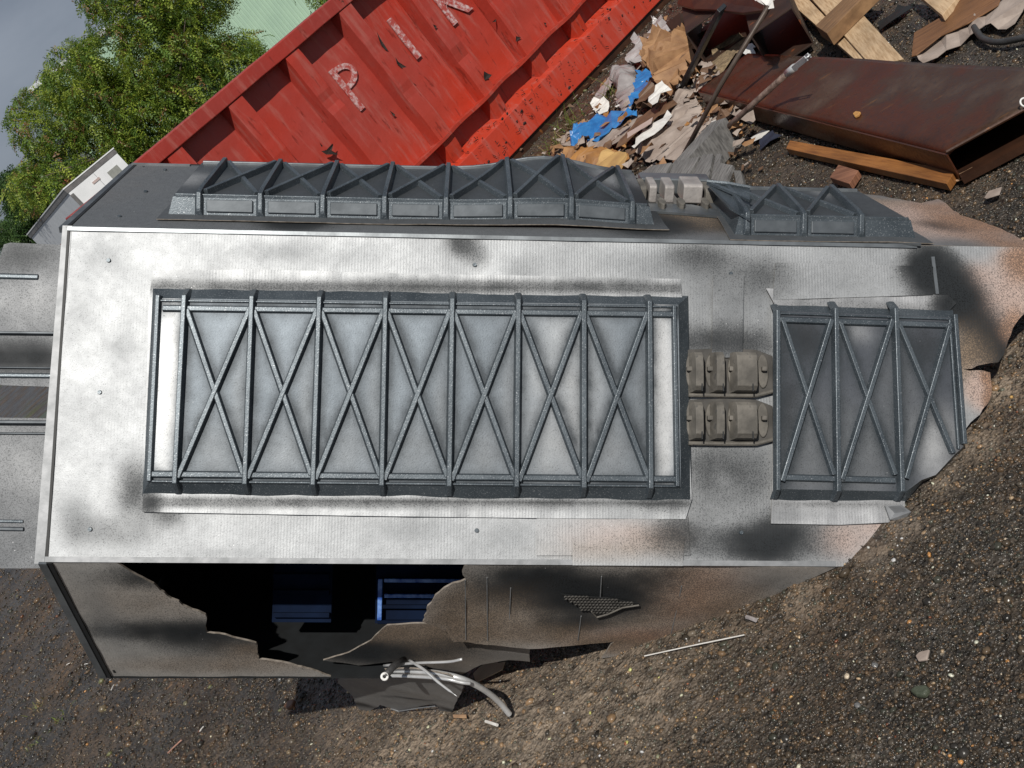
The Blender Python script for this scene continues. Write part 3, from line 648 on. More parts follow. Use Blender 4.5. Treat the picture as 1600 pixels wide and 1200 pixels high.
pbot2 = [FR.uv(1207, 474), FR.uv(1488, 484), FR.uv(1500, 556), FR.uv(1507, 640), FR.uv(1506, 701), FR.uv(1491, 715), FR.uv(1463, 745), FR.uv(1441, 753), FR.uv(1414, 786), FR.uv(1210, 784)]
P2b = [(1250, 530, 40, 30, .6, 'k'), (1260, 700, 60, 60, .6, 'g'), (1350, 700, 60, 60, .6, 'g'), (1400, 600, 30, 60, .5, 'g'), (1440, 540, 30, 30, .5, 'k'), (1465, 695, 30, 44, .6, 'w'), (1340, 520, 22, 16, .25, 'w'), (1230, 640, 20, 60, .5, 'k')]
tray('panel_skin', FR, ptop2, pbot2, HP, mp2, P2b, (.095, .105, .125), 10.8, lines=[(fu(1214, 486), fu(1214, 766)), (fu(1304, 483), fu(1308, 768)), (fu(1397, 483), fu(1407, 768)), (fu(1490, 492), fu(1505, 694)), (fu(1222, 500), fu(1302, 742)), (fu(1311, 502), fu(1398, 742)), (fu(1403, 505), fu(1488, 708)), (fu(1298, 500), fu(1221, 752)), (fu(1393, 500), fu(1314, 750)), (fu(1482, 510), fu(1414, 748))])
ridge('rib', FR, fu(1214, 486), fu(1214, 766), mp2, .018, .009, HP, HP + .014, ext=(.02, .006))
for x1, x2 in ((1304, 1308), (1397, 1407)): ridge('rib', FR, fu(x1, 483), fu(x2, 768), mp2, .020, .010, HP, HP + .016, ext=(.022, .006))
ridge('rib', FR, fu(1490, 492), fu(1505, 694), mp2, .018, .009, HP, HP + .012)
ridge('rib', FR, fu(1483, 500), fu(1497, 702), mp2, .010, .005, HP, HP + .006)
for (a, b) in (((1222, 500), (1302, 742)), ((1311, 502), (1398, 742)), ((1403, 505), (1488, 708))): ridge('brace', FR, fu(*a), fu(*b), mp2, .018, .009, HP, HP + .0098)
for (a, b) in (((1298, 500), (1221, 752)), ((1393, 500), (1314, 750)), ((1482, 510), (1414, 748))): ridge('brace', FR, fu(*a), fu(*b), mp2, .019, .010, HP, HP + .012)
for (a, b) in (((1218, 500), (1486, 509)), ((1218, 746), (1398, 751))): ridge('rail', FR, fu(*a), fu(*b), mp2, .019, .011, HP, HP + .0075, nseg=10)
ridge('rail', FR, fu(1218, 490), fu(1486, 499), mp2, .008, .004, HP, HP + .005)
fl_ = MB(); c = [FR.uv(*p) for p in ((1378, 790), (1402, 788), (1410, 800), (1404, 816), (1386, 812))]
fl_.prism([FR.P(u, v, .018 + .03 * (i == 2)) for i, (u, v) in enumerate(c)], [FR.P(u, v, .014 + .03 * (i == 2)) for i, (u, v) in enumerate(c)]); fl_.build('torn_flap', M_trim, mp2)

# upper panels
HU = .045
def bulge(u, v):
    c = FU.uv(852, 300)[0]; e = FU.uv(690, 300)[0]
    w_ = math.exp(-((u - c) / .14) ** 2) * max(0, min(1, v / .40)); return .036 * w_
FUW = Frame(FU.o, aA, dU, nU); FUW.warp = bulge
def uu_(x, y, h=HU): return FU.uv(x, y, h)
def upper_panel(label, ribs_b, vb, vt, ends, blobs, xbr, seed, left_open=True):
    e = empty('moulded_panel', np.array(FU.P(ribs_b[len(ribs_b) // 2], vb)) - OO); e.parent = prop; tag(e, label)
    p_top = [(ends[0], vb + .012), (ends[1], vb + .012), (ends[2], vt), (ends[0], vt)]
    p_bot = [(ends[0] - .012, vb - .010), (ends[1] + .014, vb - .010), (ends[2] + .012, vt + .02), (ends[0] - .012, vt + .02)]
    tray('panel_skin', FUW, p_top, p_bot, HU, e, blobs, (.10, .11, .12), seed, .02, lines=[((u, vb), (u, vt)) for u in ribs_b])
    fr_ = WarpF(FUW, .006)
    sheet('flange', fr_, [(ends[0] - .03, vb - .045), (ends[1] + .045, vb - .042), (ends[1] + .04, vb), (ends[2] + .02, vt), (ends[0] - .02, vt)], e, M_paint, .03, .002, blobs, (.13, .14, .15), seed + 1, .003)
    sl = (HU - .008) / .022
    for i, u in enumerate(ribs_b):
        v = [];  # the rib climbs the wall, crosses the top
        if True:
            P_ = [(vb - .012, .006, .016), (vb - .010, .008, .022), (vb + .008, HU, HU + .013)] + [(vb + .01 + (vt - vb - .012) * k / 8, HU, HU + .017) for k in range(1, 9)] + [(vt + .02, .02, .04)]
            for (vv_, a, b) in P_:
                v += [FUW.P(u - .010, vv_, a - .002), FUW.P(u - .005, vv_, b), FUW.P(u + .005, vv_, b), FUW.P(u + .010, vv_, a - .002)]
        f = []
        for k in range(len(P_) - 1):
            for j in range(3): f.append((4 * k + j, 4 * k + j + 1, 4 * k + j + 5, 4 * k + j + 4))
        f += [(0, 1, 2, 3), tuple(4 * (len(P_) - 1) + j for j in (3, 2, 1, 0))]
        MB().add(v, f).build('rib', M_rib, e, bevel=.001)
    for i in range(len(ribs_b) - 1):
        a, b = ribs_b[i], ribs_b[i + 1]
        ridge('brace', FUW, (a + .012, vb + .026), (b - .012, vt - .01), e, .018, .010, HU, HU + .015, nseg=8)
        ridge('brace', FUW, (a + .012, vt - .01), (b - .012, vb + .026), e, .018, .010, HU, HU + .011, nseg=8)
        # little boxed fields on the wall between ribs
        w0, w1 = a + .018, b - .018
        for (s0, s1, vlo, vhi) in ((w0, w1, vb - .006, vb - .003), (w0, w1, vb + .006, vb + .009)):
            pass
        m_ = MB(); h_a, h_b = .012, HU - .006
        q = [(w0, vb - .0055, h_a), (w1, vb - .0055, h_a), (w1, vb + .0085, h_b), (w0, vb + .0085, h_b)]
        wn_ = nrm(-dU * (HU - .006) * 1.0 + nU * .02)
        m_.prism([FUW.P(*x) + wn_ * .0042 for x in q], [FUW.P(*x) - wn_ * .002 for x in q]); m_.build('wall_field', M_tray2, e, bevel=.002)
    ridge('rail', FUW, (ends[0] + .005, vb + .016), (ends[1] - .005, vb + .016), e, .010, .005, HU, HU + .006, nseg=24)
    ridge('rail', FUW, (ends[0] + .005, vt - .006), (ends[2] - .005, vt - .006), e, .014, .008, HU, HU + .007, nseg=24, mat=M_trim2)
    return e
M_tray2 = simple('slate_wall_field', (.105, .12, .135), (.05, .06, .07), 14, .5, .4, .3, .001)
vb_ = uu_(600, 316)[1]
rb = [uu_(x, 318, HU)[0] for x in (303, 402, 502, 600, 697, 797, 892, 986)]
e0 = uu_(262, 316)[0]; e1 = uu_(1035, 338)[0]
PB = [(300, 280, 40, 10, .5, 'w'), (430, 325, 60, 10, .4, 'k'), (1000, 320, 60, 30, .7, 'k'), (600, 290, 300, 30, .3, 'k'), (960, 280, 30, 14, .5, 'w')]
ep = upper_panel('long dark truss panel on the upper slanted side, buckled near its right end', rb, vb_, uu_(600, 261)[1], (e0, e1 - .02, uu_(985, 262)[0]), PB, None, 12.0)
vb2 = uu_(1300, 344)[1]
rb2 = [uu_(x, 345, HU)[0] for x in (1172, 1260, 1348)]
PB2 = [(1250, 320, 60, 20, .4, 'k'), (1290, 300, 20, 8, .4, 'w')]
ep2 = upper_panel('short dark truss panel on the upper slanted side near the torn end', rb2, vb2, uu_(1250, 296)[1], (uu_(1160, 345)[0], uu_(1430, 350)[0], uu_(1345, 302)[0]), PB2, None, 14.0)
# the curled-up corner on the short upper panel
m_ = MB(); q = [FU.P(*FU.uv(1104, 286, .06), .06), FU.P(*FU.uv(1172, 292, .06), .055), FU.P(*FU.uv(1172, 340, .05), .045), FU.P(*FU.uv(1140, 325, .06), .06)]
m_.prism(q, [x - nU * .004 for x in q]); m_.build('torn_corner', M_rib, ep2)
m_ = MB(); q2 = [FU.P(*FU.uv(*p, .055), .062) for p in ((1112, 292), (1150, 308), (1172, 318))]; m_.tube(q2, .006, 6).build('torn_brace', M_rib, ep2)
m_ = MB(); m_.tube([q[0] + nU * .004, (q[0] + q[1]) / 2 + nU * .006, q[1] + nU * .003], .006, 6).build('rolled_edge', M_rib, ep2)

# ---- moulded pulp inserts between the panels
def insert(fr, rows, label):
    e = empty('moulded_insert', np.array(fr.P(*fr.uv(*rows[0][0]))) - OO); e.parent = prop; tag(e, label)
    return e
def bar_arch(fr, u0, u1, v0, v1, h, parent, lean=.012):
    """an upright bar with a flat worn face, sloping flank on its left side and a notch at the foot"""
    m_ = MB(); P_ = lambda u, v, hh: fr.P(u, v, hh)
    prof = [(v0, .004), (v0 + .004, h * .75), (v0 + .014, h), ((v0 + v1) / 2, h * 1.06), (v1 - .014, h), (v1 - .004, h * .75), (v1, .004)]
    v = []
    for (vv_, hh) in prof: v += [P_(u0 - lean, vv_, .003), P_(u0, vv_, hh), P_(u1, vv_, hh), P_(u1 + .001, vv_, .003)]
    f = []
    for k in range(len(prof) - 1):
        for j in range(3): f.append((4 * k + j, 4 * k + j + 1, 4 * k + j + 5, 4 * k + j + 4))
    f += [(0, 1, 2, 3), tuple(4 * (len(prof) - 1) + j for j in (3, 2, 1, 0))]
    m_.add(v, f); return m_.build('bar', M_foam, parent, bevel=.0015)
def disc(fr, u, v, ru, rv, h, parent):
    m_ = MB(); n = 20; T = [(u + ru * math.cos(2 * math.pi * k / n), v + rv * math.sin(2 * math.pi * k / n)) for k in range(n)]
    m_.prism([fr.P(*t, h) for t in T], [fr.P(u + (t[0] - u) * 1.15, v + (t[1] - v) * 1.1, .002) for t in T]); return m_.build('disc', M_foam, parent, bevel=.002)
for (ya, yb2, lab) in ((545, 613, 'upper'), (623, 688, 'lower')):
    e = insert(FR, [((1130, (ya + yb2) / 2),)], 'grey-brown moulded pulp insert, %s one of the two on the front' % lab)
    b_ = [FR.uv(*p) for p in ((1070, ya + 2), (1130, ya), (1180, ya + 2), (1206, ya + 12), (1207, yb2 - 2), (1180, yb2 + 5), (1074, yb2 + 4))]
    m_ = MB(); m_.prism([FR.P(*p, .008) for p in b_], [FR.P(*p, -.001) for p in b_]); m_.build('base', M_foamd, e, bevel=.002)
    lip = [FR.uv(*p) for p in ((1074, yb2 + 5), (1130, yb2 + 6), (1180, yb2 + 6), (1206, yb2 - 1))]
    MB().tube([FR.P(*p, .012) for p in lip], .005, 8).build('lip', M_foam, e)
    hh = .046
    for (xa, xb) in ((1088, 1099), (1121, 1132), (1153, 1183)):
        u0, v0 = FR.uv(xa, yb2, hh); u1, v1 = FR.uv(xb, ya, hh)
        br_ = bar_arch(FR, u0, u1, v0 + .002, v1 - .002, hh, e, .012)
        nm = MB(); uc = (u0 * .25 + u1 * .75); nm.box(FR.P(uc, v0 + .012, hh + .0002), aA * .0015, bB * .009, nN * .0012); nm.build('notch', M_black, br_)
    for (xc, w_) in ((1080, 9), (1112, 10), (1146, 9), (1192, 9)):
        u, v = FR.uv(xc, (ya + yb2) / 2 + 1, .012); disc(FR, u, v, w_ * .00145, .040, .014, e)
        m_ = MB(); m_.box(FR.P(u, v + .004, .022), aA * (.006 if xc > 1190 else .013), bB * .0055, nN * .006); m_.build('bridge', M_foam, e, bevel=.002)
# the one on the upper side, seen edge on
e = empty('moulded_insert', np.array(FU.P(*FU.uv(1075, 320))) - OO); e.parent = prop; tag(e, 'grey moulded pulp insert on the upper slanted side between the two panels')
def fq(x, y, h): u, v = FU.uv(x, y, h); return FU.P(u, v, h)
m_ = MB(); b_ = [(u, v) for u, v in [FU.uv(*p) for p in ((1000, 322), (1080, 324), (1160, 340), (1150, 344), (1095, 340), (1060, 337), (1015, 334))]]
m_.prism([FU.P(*p, .008) for p in b_], [FU.P(*p, .002) for p in b_]); m_.build('card_edge', M_trim2, e)
M_foam2 = simple('pale_sprayed_pulp', (.46, .43, .41), (.30, .28, .27), 22, .5, .35, .4, .003, bscale=120)
bv = FU.uv(1070, 320)[1]
for (xa, xb, hh, mt) in ((1004, 1014, .045, M_foam), (1018, 1030, .050, M_foam2), (1042, 1057, .050, M_foam2), (1071, 1101, .054, M_foam2), (1106, 1126, .040, M_foam)):
    u0 = FU.uv(xa, 321, .01)[0]; u1 = FU.uv(xb, 321, .01)[0]
    m_ = MB(); q = [(bv, .004), (bv + .004, hh * .9), (bv + .012, hh), (bv + .085, hh), (bv + .09, .004)]
    m_.prism([FU.P(u0, v, h) for v, h in q], [FU.P(u1, v, h) for v, h in q]); m_.build('bar', mt, e, bevel=.003)
    uc = (u0 + u1) / 2
for xc in (1036, 1066, 1104):
    u, v = FU.uv(xc, 324, .01); m_ = MB(); n = 14; T = [(u + .010 * math.cos(2 * math.pi * k / n), v + .02 + .03 * math.sin(2 * math.pi * k / n)) for k in range(n)]
    m_.prism([FU.P(*t, .022) for t in T], [FU.P(*t, .002) for t in T]); m_.build('disc', M_foam, e, bevel=.002)
m_ = MB(); m_.box(FU.P(FU.uv(1062, 318)[0], bv + .12, .022), aA * .095, dU * .03, nU * .022); m_.build('back_block', M_trim2, e, bevel=.004)

# ---- torn inner pieces in the hole
FI = Frame(FL.P(0, 0, -.03), aA, dL, nL)
pi = [(505, 1031), (545, 1020), (580, 1000), (605, 976), (660, 974), (690, 977), (712, 1000), (745, 1000), (800, 1006), (828, 1014), (828, 1034), (795, 1031), (752, 1038), (722, 1052), (700, 1046), (665, 1040), (612, 1034), (560, 1040)]
LB2 = [(650, 1000, 120, 30, .75, 'b'), (580, 1020, 60, 16, .9, 'k'), (760, 1020, 60, 12, .4, 'g'), (700, 1010, 60, 16, .5, 'k')]
sheet('inner_flap', FI, jag([FI.uv(*p) for p in pi], .002, .02, 21), prop, M_paint, .02, .004, LB2, (.26, .255, .25), 6.1, .006)
# the hanging flap that rests on the dirt
pf = [(528, 1066, .24), (552, 1088, .12), (560, 1108, .02), (570, 1116, .01), (594, 1100, .03), (612, 1106, .01), (624, 1110, .005), (655, 1105, .01), (681, 1102, .02), (687, 1114, .005), (704, 1118, .004), (712, 1098, .03), (721, 1082, .08), (726, 1066, .14),
      (700, 1052, .20), (640, 1046, .23), (570, 1044, .26), (530, 1052, .27)]
cen = (630, 1075, .12)
vts = [at(x, y, 2.82 + .9 * (.27 - h)) for x, y, h in pf]
fa, fb, fc = G(530, 1052, .27), G(726, 1066, .20), G(625, 1108, .006)
fx = nrm(fb - fa); fn = nrm(np.cross(fb - fa, fc - fa)); fn = fn if fn @ (CAM - fa) > 0 else -fn; fy_ = np.cross(fn, fx); FF = Frame(fa, fx, fy_, fn)
M_flap = None
sheet('hanging_flap', FF, jag([FF.uv(x, y) for x, y, h in pf], .0015, .02, 33), prop, M_paint, .014, .004, [(560, 1100, 40, 16, .7, 'k'), (700, 1110, 20, 12, .7, 'k'), (640, 1092, 60, 6, .6, 'k'), (640, 1065, 80, 12, .4, 'g')], (.24, .24, .24), 19.0, .010)
vts = [FF.P(*FF.uv(x, y), .004) for x, y, h in pf]
m_ = MB(); m_.tube([vts[8] + [0, 0, .002], vts[7] + [0, 0, .002], vts[6] + [0, 0, .002], vts[5] + [0, 0, .002]], .0018, 5).build('torn_edge', M_trim, prop)
m_ = MB(); m_.tube([vts[9] + [0, 0, .002], vts[10] + [0, 0, .002]], .0018, 5).build('torn_edge', M_trim, prop)

# ---- moulded trays sticking out of the far end of the section
def end_tray(pxs, grooves, seed, label):
    fr = Frame(FR.o - nN * .10, aA, bB, nN)
    e = sheet('end_tray', fr, [fr.uv(*p) for p in pxs], prop, M_tray, .02, .006,
              [(60, 470, 60, 30, .1, 'w'), (30, 540, 50, 14, .3, 'k'), (30, 560, 80, 16, .75, 'k'), (40, 730, 60, 40, .1, 'w'), (30, 400, 40, 20, .4, 'k'), (90, 830, 14, 30, .4, 'k')], (.125, .132, .142), seed, .002, metal0=.32)
    tag(e, label)
    for (x1, y1, x2, y2, w_, h_, mt) in grooves:
        a, b = fr.uv(x1, y1), fr.uv(x2, y2); g_ = ridge('groove' if h_ < 0 else 'moulded_edge', fr, a, b, e, w_, w_ * .5, .001, abs(h_), mat=mt)
    return e
end_tray([(6, 382), (16, 379), (130, 384), (130, 606), (-60, 600), (-60, 470), (0, 400)], [(-20, 431, 60, 433, .016, .004, M_rib), (-40, 520, 130, 522, .010, .012, M_tray2), (-40, 574, 130, 576, .006, .006, M_tray2), (-40, 586, 130, 588, .014, .004, M_rib)], 15.0, 'grey moulded tray with a slot, upper of the two at the far end')
end_tray([(-60, 652), (130, 654), (130, 888), (-60, 888)], [(-40, 660, 130, 661, .012, .016, M_tray2), (-40, 677, 130, 678, .007, .006, M_tray2), (-20, 814, 37, 815, .010, .004, M_rib), (-20, 826, 38, 827, .012, .006, M_tray2)], 17.0, 'grey moulded tray with a slot, lower of the two at the far end')

# ------------------------------------------------------------------ blue crate seen through the hole
M_blue = simple('blue_plastic', (.003, .009, .028), (.001, .004, .014), 10, .8, 0, .1, .002)  # crate blue taken almost to black for the shade inside the hole
M_bluew = simple('highlit_blue_plastic', (.18, .32, .62), (.01, .06, .28), 40, .25, 0, .1, .002)  # brighter copy: highlights on the crate put into the colour
def ci(x, y, h=-.36): u, v = FR.uv(x, y, h); return u, v
cr_e = empty('plastic_crate', FR.P(*ci(650, 940), -.36)); tag(cr_e, 'blue plastic crate half hidden inside the torn hole', 'crate')
ua, va = ci(585, 975); ub, vb3 = ci(760, 875)
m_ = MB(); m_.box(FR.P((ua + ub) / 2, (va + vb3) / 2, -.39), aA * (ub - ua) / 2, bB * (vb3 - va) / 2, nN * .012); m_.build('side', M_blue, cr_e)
for i, y in enumerate((884, 907, 931, 948, 972)):
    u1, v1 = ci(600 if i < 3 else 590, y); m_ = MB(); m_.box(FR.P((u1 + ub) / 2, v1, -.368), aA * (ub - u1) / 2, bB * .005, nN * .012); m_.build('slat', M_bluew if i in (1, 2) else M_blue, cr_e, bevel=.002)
u1, _ = ci(594, 930); m_ = MB(); m_.box(FR.P(u1, (va + vb3) / 2 - .02, -.365), aA * .006, bB * (vb3 - va) * .32, nN * .014); m_.build('corner_post', M_bluew, cr_e, bevel=.002)
c2 = empty('plastic_crate', FR.P(*ci(480, 940), -.42)); tag(c2, 'dark blue crate deep in the shadow of the hole, left of the brighter one', 'crate')
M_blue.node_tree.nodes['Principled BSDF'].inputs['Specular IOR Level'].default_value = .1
ua, va = ci(425, 972, -.45); ub, vb3 = ci(520, 880, -.45)
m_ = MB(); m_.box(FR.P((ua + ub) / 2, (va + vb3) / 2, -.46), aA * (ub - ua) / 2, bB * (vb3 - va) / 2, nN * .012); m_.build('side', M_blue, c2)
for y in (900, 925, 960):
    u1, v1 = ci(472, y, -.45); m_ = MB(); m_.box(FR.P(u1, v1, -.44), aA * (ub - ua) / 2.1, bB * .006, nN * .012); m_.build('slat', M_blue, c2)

# ------------------------------------------------------------------ silver conduit and cables
M_chrome = simple('silver_sprayed_tube', (.66, .67, .68), (.50, .51, .52), 30, .38, .45, .2, .001)
M_darktube = simple('dark_rubber_hose', (.05, .05, .052), (.03, .03, .03), 20, .5)
pts = [G(x, y, h) for x, y, h in ((500, 1046, .30), (600, 1047, .28), (650, 1049, .265), (690, 1053, .25), (725, 1062, .21), (755, 1077, .14), (778, 1095, .07), (796, 1116, .012))]
m_ = MB(); sp_ = spline(pts, 6); m_.tube(sp_, .0080, 12, cap=False); o = m_.build('bent_tube', M_chrome, None, True); tag(o, 'bent silver tube curving out of the torn underside to the dirt', 'tube')
pts = [G(x, y, h) for x, y, h in ((530, 1056, .29), (620, 1056, .275), (690, 1060, .25), (720, 1066, .22), (735, 1068, .20))]
m_ = MB(); m_.tube(spline(pts, 6), .0048, 8); o = m_.build('thin_tube', M_chrome, None, True); tag(o, 'thinner silver tube lying just below the long bent tube', 'tube')
pts = [G(x, y, h) for x, y, h in ((600, 1040, .31), (650, 1036, .315), (700, 1034, .30), (722, 1030, .30))]
m_ = MB(); m_.tube(spline(pts, 6), .0036, 8); o = m_.build('thin_tube', M_chrome, None, True); tag(o, 'slender straight silver tube lying just above the bent tube', 'tube')
pts = [G(x, y, h) for x, y, h in ((640, 1032, .32), (662, 1046, .31), (685, 1066, .28), (714, 1088, .25))]
m_ = MB(); m_.tube(spline(pts, 5), [.004] * 11 + [.0032] * 3 + [.001] * 2, 6); o = m_.build('wire_end', M_chrome, None, True); tag(o, 'thin silver wire crossing over the bent tube', 'wire')
hs = empty('short_hose', G(600, 1060, .33)); tag(hs, 'short dark hose stub with a white ring end pointing at the viewer', 'hose')
p0, p1 = G(632, 1031, .32), G(601, 1057, .36)
MB().tube([p0, (p0 + p1) / 2 + [0, 0, .006], p1], .0095, 12).build('hose', M_darktube, hs, True)
M_white = simple('white_plastic', (.78, .78, .77), (.62, .62, .60), 20, .45, 0, .1)
dd = nrm(CAM - p1); e1_ = nrm(np.cross(dd, [0, 0, 1])); e2_ = np.cross(dd, e1_)
def torus(c, e1_, e2_, R_, r_, n=20, k=8):
    m_ = MB(); m_.tube([c + R_ * (math.cos(t) * e1_ + math.sin(t) * e2_) for t in np.linspace(0, 2 * math.pi, n)], r_, k, cap=False); return m_
torus(p1 + dd * .002, e1_, e2_, .0075, .0035).build('end_ring', M_white, hs, True)

# ------------------------------------------------------------------ red skip
yaw = math.radians(64); LD = np.array([math.sin(yaw), math.cos(yaw), 0]); ND = np.array([math.cos(yaw), -math.sin(yaw), 0]); ZD = np.array([0, 0, 1.])
B0 = G(797, 260) - ND * .06; FD = Frame(B0, LD, ZD, ND)
skip = empty('waste_skip', B0 + LD * 1.0); tag(skip, 'big ribbed red steel waste skip with white stencilled letters and rusty scars', 'skip')
S0, S1 = -2.75, 5.2
def dbox(name, s0, s1, z0, z1, h0, h1, mat, parent=skip, bevel=0):
    m_ = MB(); m_.box(FD.P((s0 + s1) / 2, (z0 + z1) / 2, (h0 + h1) / 2), LD * (s1 - s0) / 2, ZD * (z1 - z0) / 2, ND * (h1 - h0) / 2); return m_.build(name, mat, parent, bevel=bevel)
# wall: dented sheet
nu, nv = 220, 60; uvs = np.array([(S0 + (S1 - S0) * i / (nu - 1), .28 + 1.42 * j / (nv - 1)) for j in range(nv) for i in range(nu)])
hh = .010 * fbm(np.column_stack([uvs, np.zeros(len(uvs))]), 2.2, 3, 8.0)
id2 = np.arange(nu * nv).reshape(nv, nu); Fq = np.stack([id2[:-1, :-1], id2[:-1, 1:], id2[1:, 1:], id2[1:, :-1]], -1).reshape(-1, 4)
mesh('side_wall', [FD.P(u, v, -.04 + h) for (u, v), h in zip(uvs, hh)], Fq, M_red, skip, True)
for (ha, hb) in ((-2.3, -2.25),): dbox('far_side_wall', S0, S1, .1, 1.7, ha, hb, M_redrim)
dbox('end_wall', S0, S0 + .05, .1, 1.7, -2.25, -.05, M_red); dbox('end_wall', S1 - .05, S1, .1, 1.7, -2.25, -.05, M_red)
dbox('floor_plate', S0, S1, .12, .17, -2.25, -.06, M_rust)
# rim, slightly bent
m_ = MB(); Rn = 40; V_ = []; F_ = []
for i in range(Rn):
    s = S0 - .03 + (S1 - S0 + .06) * i / (Rn - 1); w_ = .006 * mnoise.noise(Vector((s * 3, 0, 0))); d_ = .008 * mnoise.noise(Vector((s * 2.3, 5, 0)))
    V_ += [FD.P(s, 1.675 + w_, .085 + d_), FD.P(s, 1.775 + w_, .085 + d_), FD.P(s, 1.785 + w_, -.06 + d_), FD.P(s, 1.675 + w_, -.06 + d_)]
for i in range(Rn - 1):
    for j in range(4): F_.append((4 * i + j, 4 * i + (j + 1) % 4, 4 * i + 4 + (j + 1) % 4, 4 * i + 4 + j))
F_ += [(0, 1, 2, 3), tuple(4 * (Rn - 1) + j for j in (3, 2, 1, 0))]
m_.add(V_, F_).build('top_rim', M_redrim, skip, bevel=.006)
# ribs (hat sections), each slightly dented on its own
k = 0; s = -2.55 - .0
rib_s = [-1.427 + .567 * i for i in range(-2, 12)]
for i, sc_ in enumerate(rib_s):
    if sc_ > S1 - .1: break
    V_ = []; F_ = []; zz = np.linspace(.30, 1.672, 26); dent = random.Random(i + 3)
    dz = dent.uniform(.7, 1.4); da = dent.uniform(.005, .014)
    for z in zz:
        b_ = -da * math.exp(-((z - dz) / .06) ** 2) + .004 * mnoise.noise(Vector((z * 9, i * 3.1, 0)))
        sh = .006 * mnoise.noise(Vector((z * 5, i * 7.7, 3)))
        tp = 1.0 if z > .52 else max(.0, (z - .30) / .22) * .55 + .45
        V_ += [FD.P(sc_ - .095, z, -.038), FD.P(sc_ - .068 + sh, z, (.074) * tp + b_), FD.P(sc_ + .062 + sh, z, .074 * tp + b_), FD.P(sc_ + .076, z, -.038)]
    for a in range(len(zz) - 1):
        for j in range(3): F_.append((4 * a + j, 4 * a + j + 1, 4 * a + j + 5, 4 * a + j + 4))
    F_ += [(0, 1, 2, 3), tuple(4 * (len(zz) - 1) + j for j in (3, 2, 1, 0))]
    MB().add(V_, F_).build('rib', M_red, skip, bevel=.004)
# wavy rubbing bar with a bent lip
V_ = []; F_ = []; n_ = 160
for i in range(n_):
    s = S0 + (S1 - S0) * i / (n_ - 1); w_ = .003 * math.sin((s + .3) * 11.1) + .006 * mnoise.noise(Vector((s * 4, 2, 0)))
    ho_ = .088 + .012 * math.sin((s - .1) * 11.1)
    V_ += [FD.P(s, .505 + w_, -.035), FD.P(s, .505 + w_, ho_), FD.P(s, .528 + w_, ho_), FD.P(s, .528 + w_, -.035)]
for i in range(n_ - 1):
    for j in range(4): F_.append((4 * i + j, 4 * i + (j + 1) % 4, 4 * i + 4 + (j + 1) % 4, 4 * i + 4 + j))
F_ += [(0, 1, 2, 3), tuple(4 * (n_ - 1) + j for j in (3, 2, 1, 0))]
MB().add(V_, F_).build('rubbing_bar', M_redrim, skip)
# sloping ledge and deep sill under the bar
m_ = MB(); m_.prism([FD.P(S0, .36, -.038), FD.P(S0, .30, .085), FD.P(S0, .06, .10), FD.P(S0, .06, -.038)], [FD.P(S1, .36, -.038), FD.P(S1, .30, .085), FD.P(S1, .06, .10), FD.P(S1, .06, -.038)])
m_.build('sill', M_red, skip, bevel=.006)
dbox('base_rail', S0 + .02, S1 - .02, -.01, .058, -.03, .075, M_rust)
# curled flakes of torn paint / holes
M_hole = simple('rust_scar', (.028, .014, .010), (.012, .008, .007), 40, .8)
def scar(x, y, pts, name='rust_scar', h=-.034):
    u, v = FD.uv(x, y, h); m_ = MB(); q = [FD.uv(x + dx, y + dy, h) for dx, dy in pts]
    c = np.mean(q, 0); V_ = [FD.P(*p, h + .008 + .012 * random.random()) for p in q] + [FD.P(*c, h + .006)]
    m_.add(V_, [(i, (i + 1) % len(q), len(q)) for i in range(len(q))]); m_.build(name, M_hole, skip)
scar(512, 237, [(-11, 0), (-3, -2), (6, -12), (8, -10), (5, -1), (16, 5), (-3, 5)], h=.0)
scar(500, 226, [(-2, -3), (4, 3), (1, 4)], h=.0)
scar(622, 157, [(-4, -6), (3, -2), (5, 5), (-1, 3)]); scar(633, 141, [(-3, -4), (5, 2), (1, 5), (-5, 2)]); scar(644, 133, [(-2, -2), (2, -1), (1, 3)]); scar(611, 178, [(-3, -5), (5, 2), (3, 5)]); scar(605, 112, [(-2, -3), (4, 2), (1, 5)])
scar(620, 98, [(-4, -8), (0, -2), (8, 4), (14, 8), (6, 9), (-1, 3)], h=.07); scar(596, 68, [(-8, -18), (-3, -8), (2, 0), (9, 12), (5, 11), (-2, 3), (-6, -8)], h=.07)
scar(760, 118, [(-5, -6), (2, -2), (7, 0), (3, 5), (-4, 8), (-6, 2)], h=.07); scar(678, 42, [(-3, -3), (3, 0), (0, 4)], h=.07); scar(808, 60, [(-3, -3), (4, 0), (-3, 6)], h=.07); scar(850, 38, [(-2, -2), (2, -1), (1, 3)]); scar(771, 33, [(-4, 3), (4, -4), (2, 2)], h=.02)
rs = random.Random(4)
for i in range(46):                                    # mud and rust bits stuck on the sill
    s = rs.uniform(-.9, 2.9); z = rs.uniform(.08, .34); h = .092 if z < .3 else .075
    m_ = MB(); r_ = rs.uniform(.004, .014); q = [FD.P(s + r_ * rs.uniform(.6, 1.8) * math.cos(t), z + r_ * rs.uniform(.4, 1.1) * math.sin(t), h + .009) for t in np.linspace(0, 2 * math.pi, 7)[:-1]]
    c = np.mean(q, 0) + ND * .006; m_.add(q + [c], [(i_, (i_ + 1) % 6, 6) for i_ in range(6)]); o = m_.build('mud_fleck', M_hole, skip)
m_ = MB()
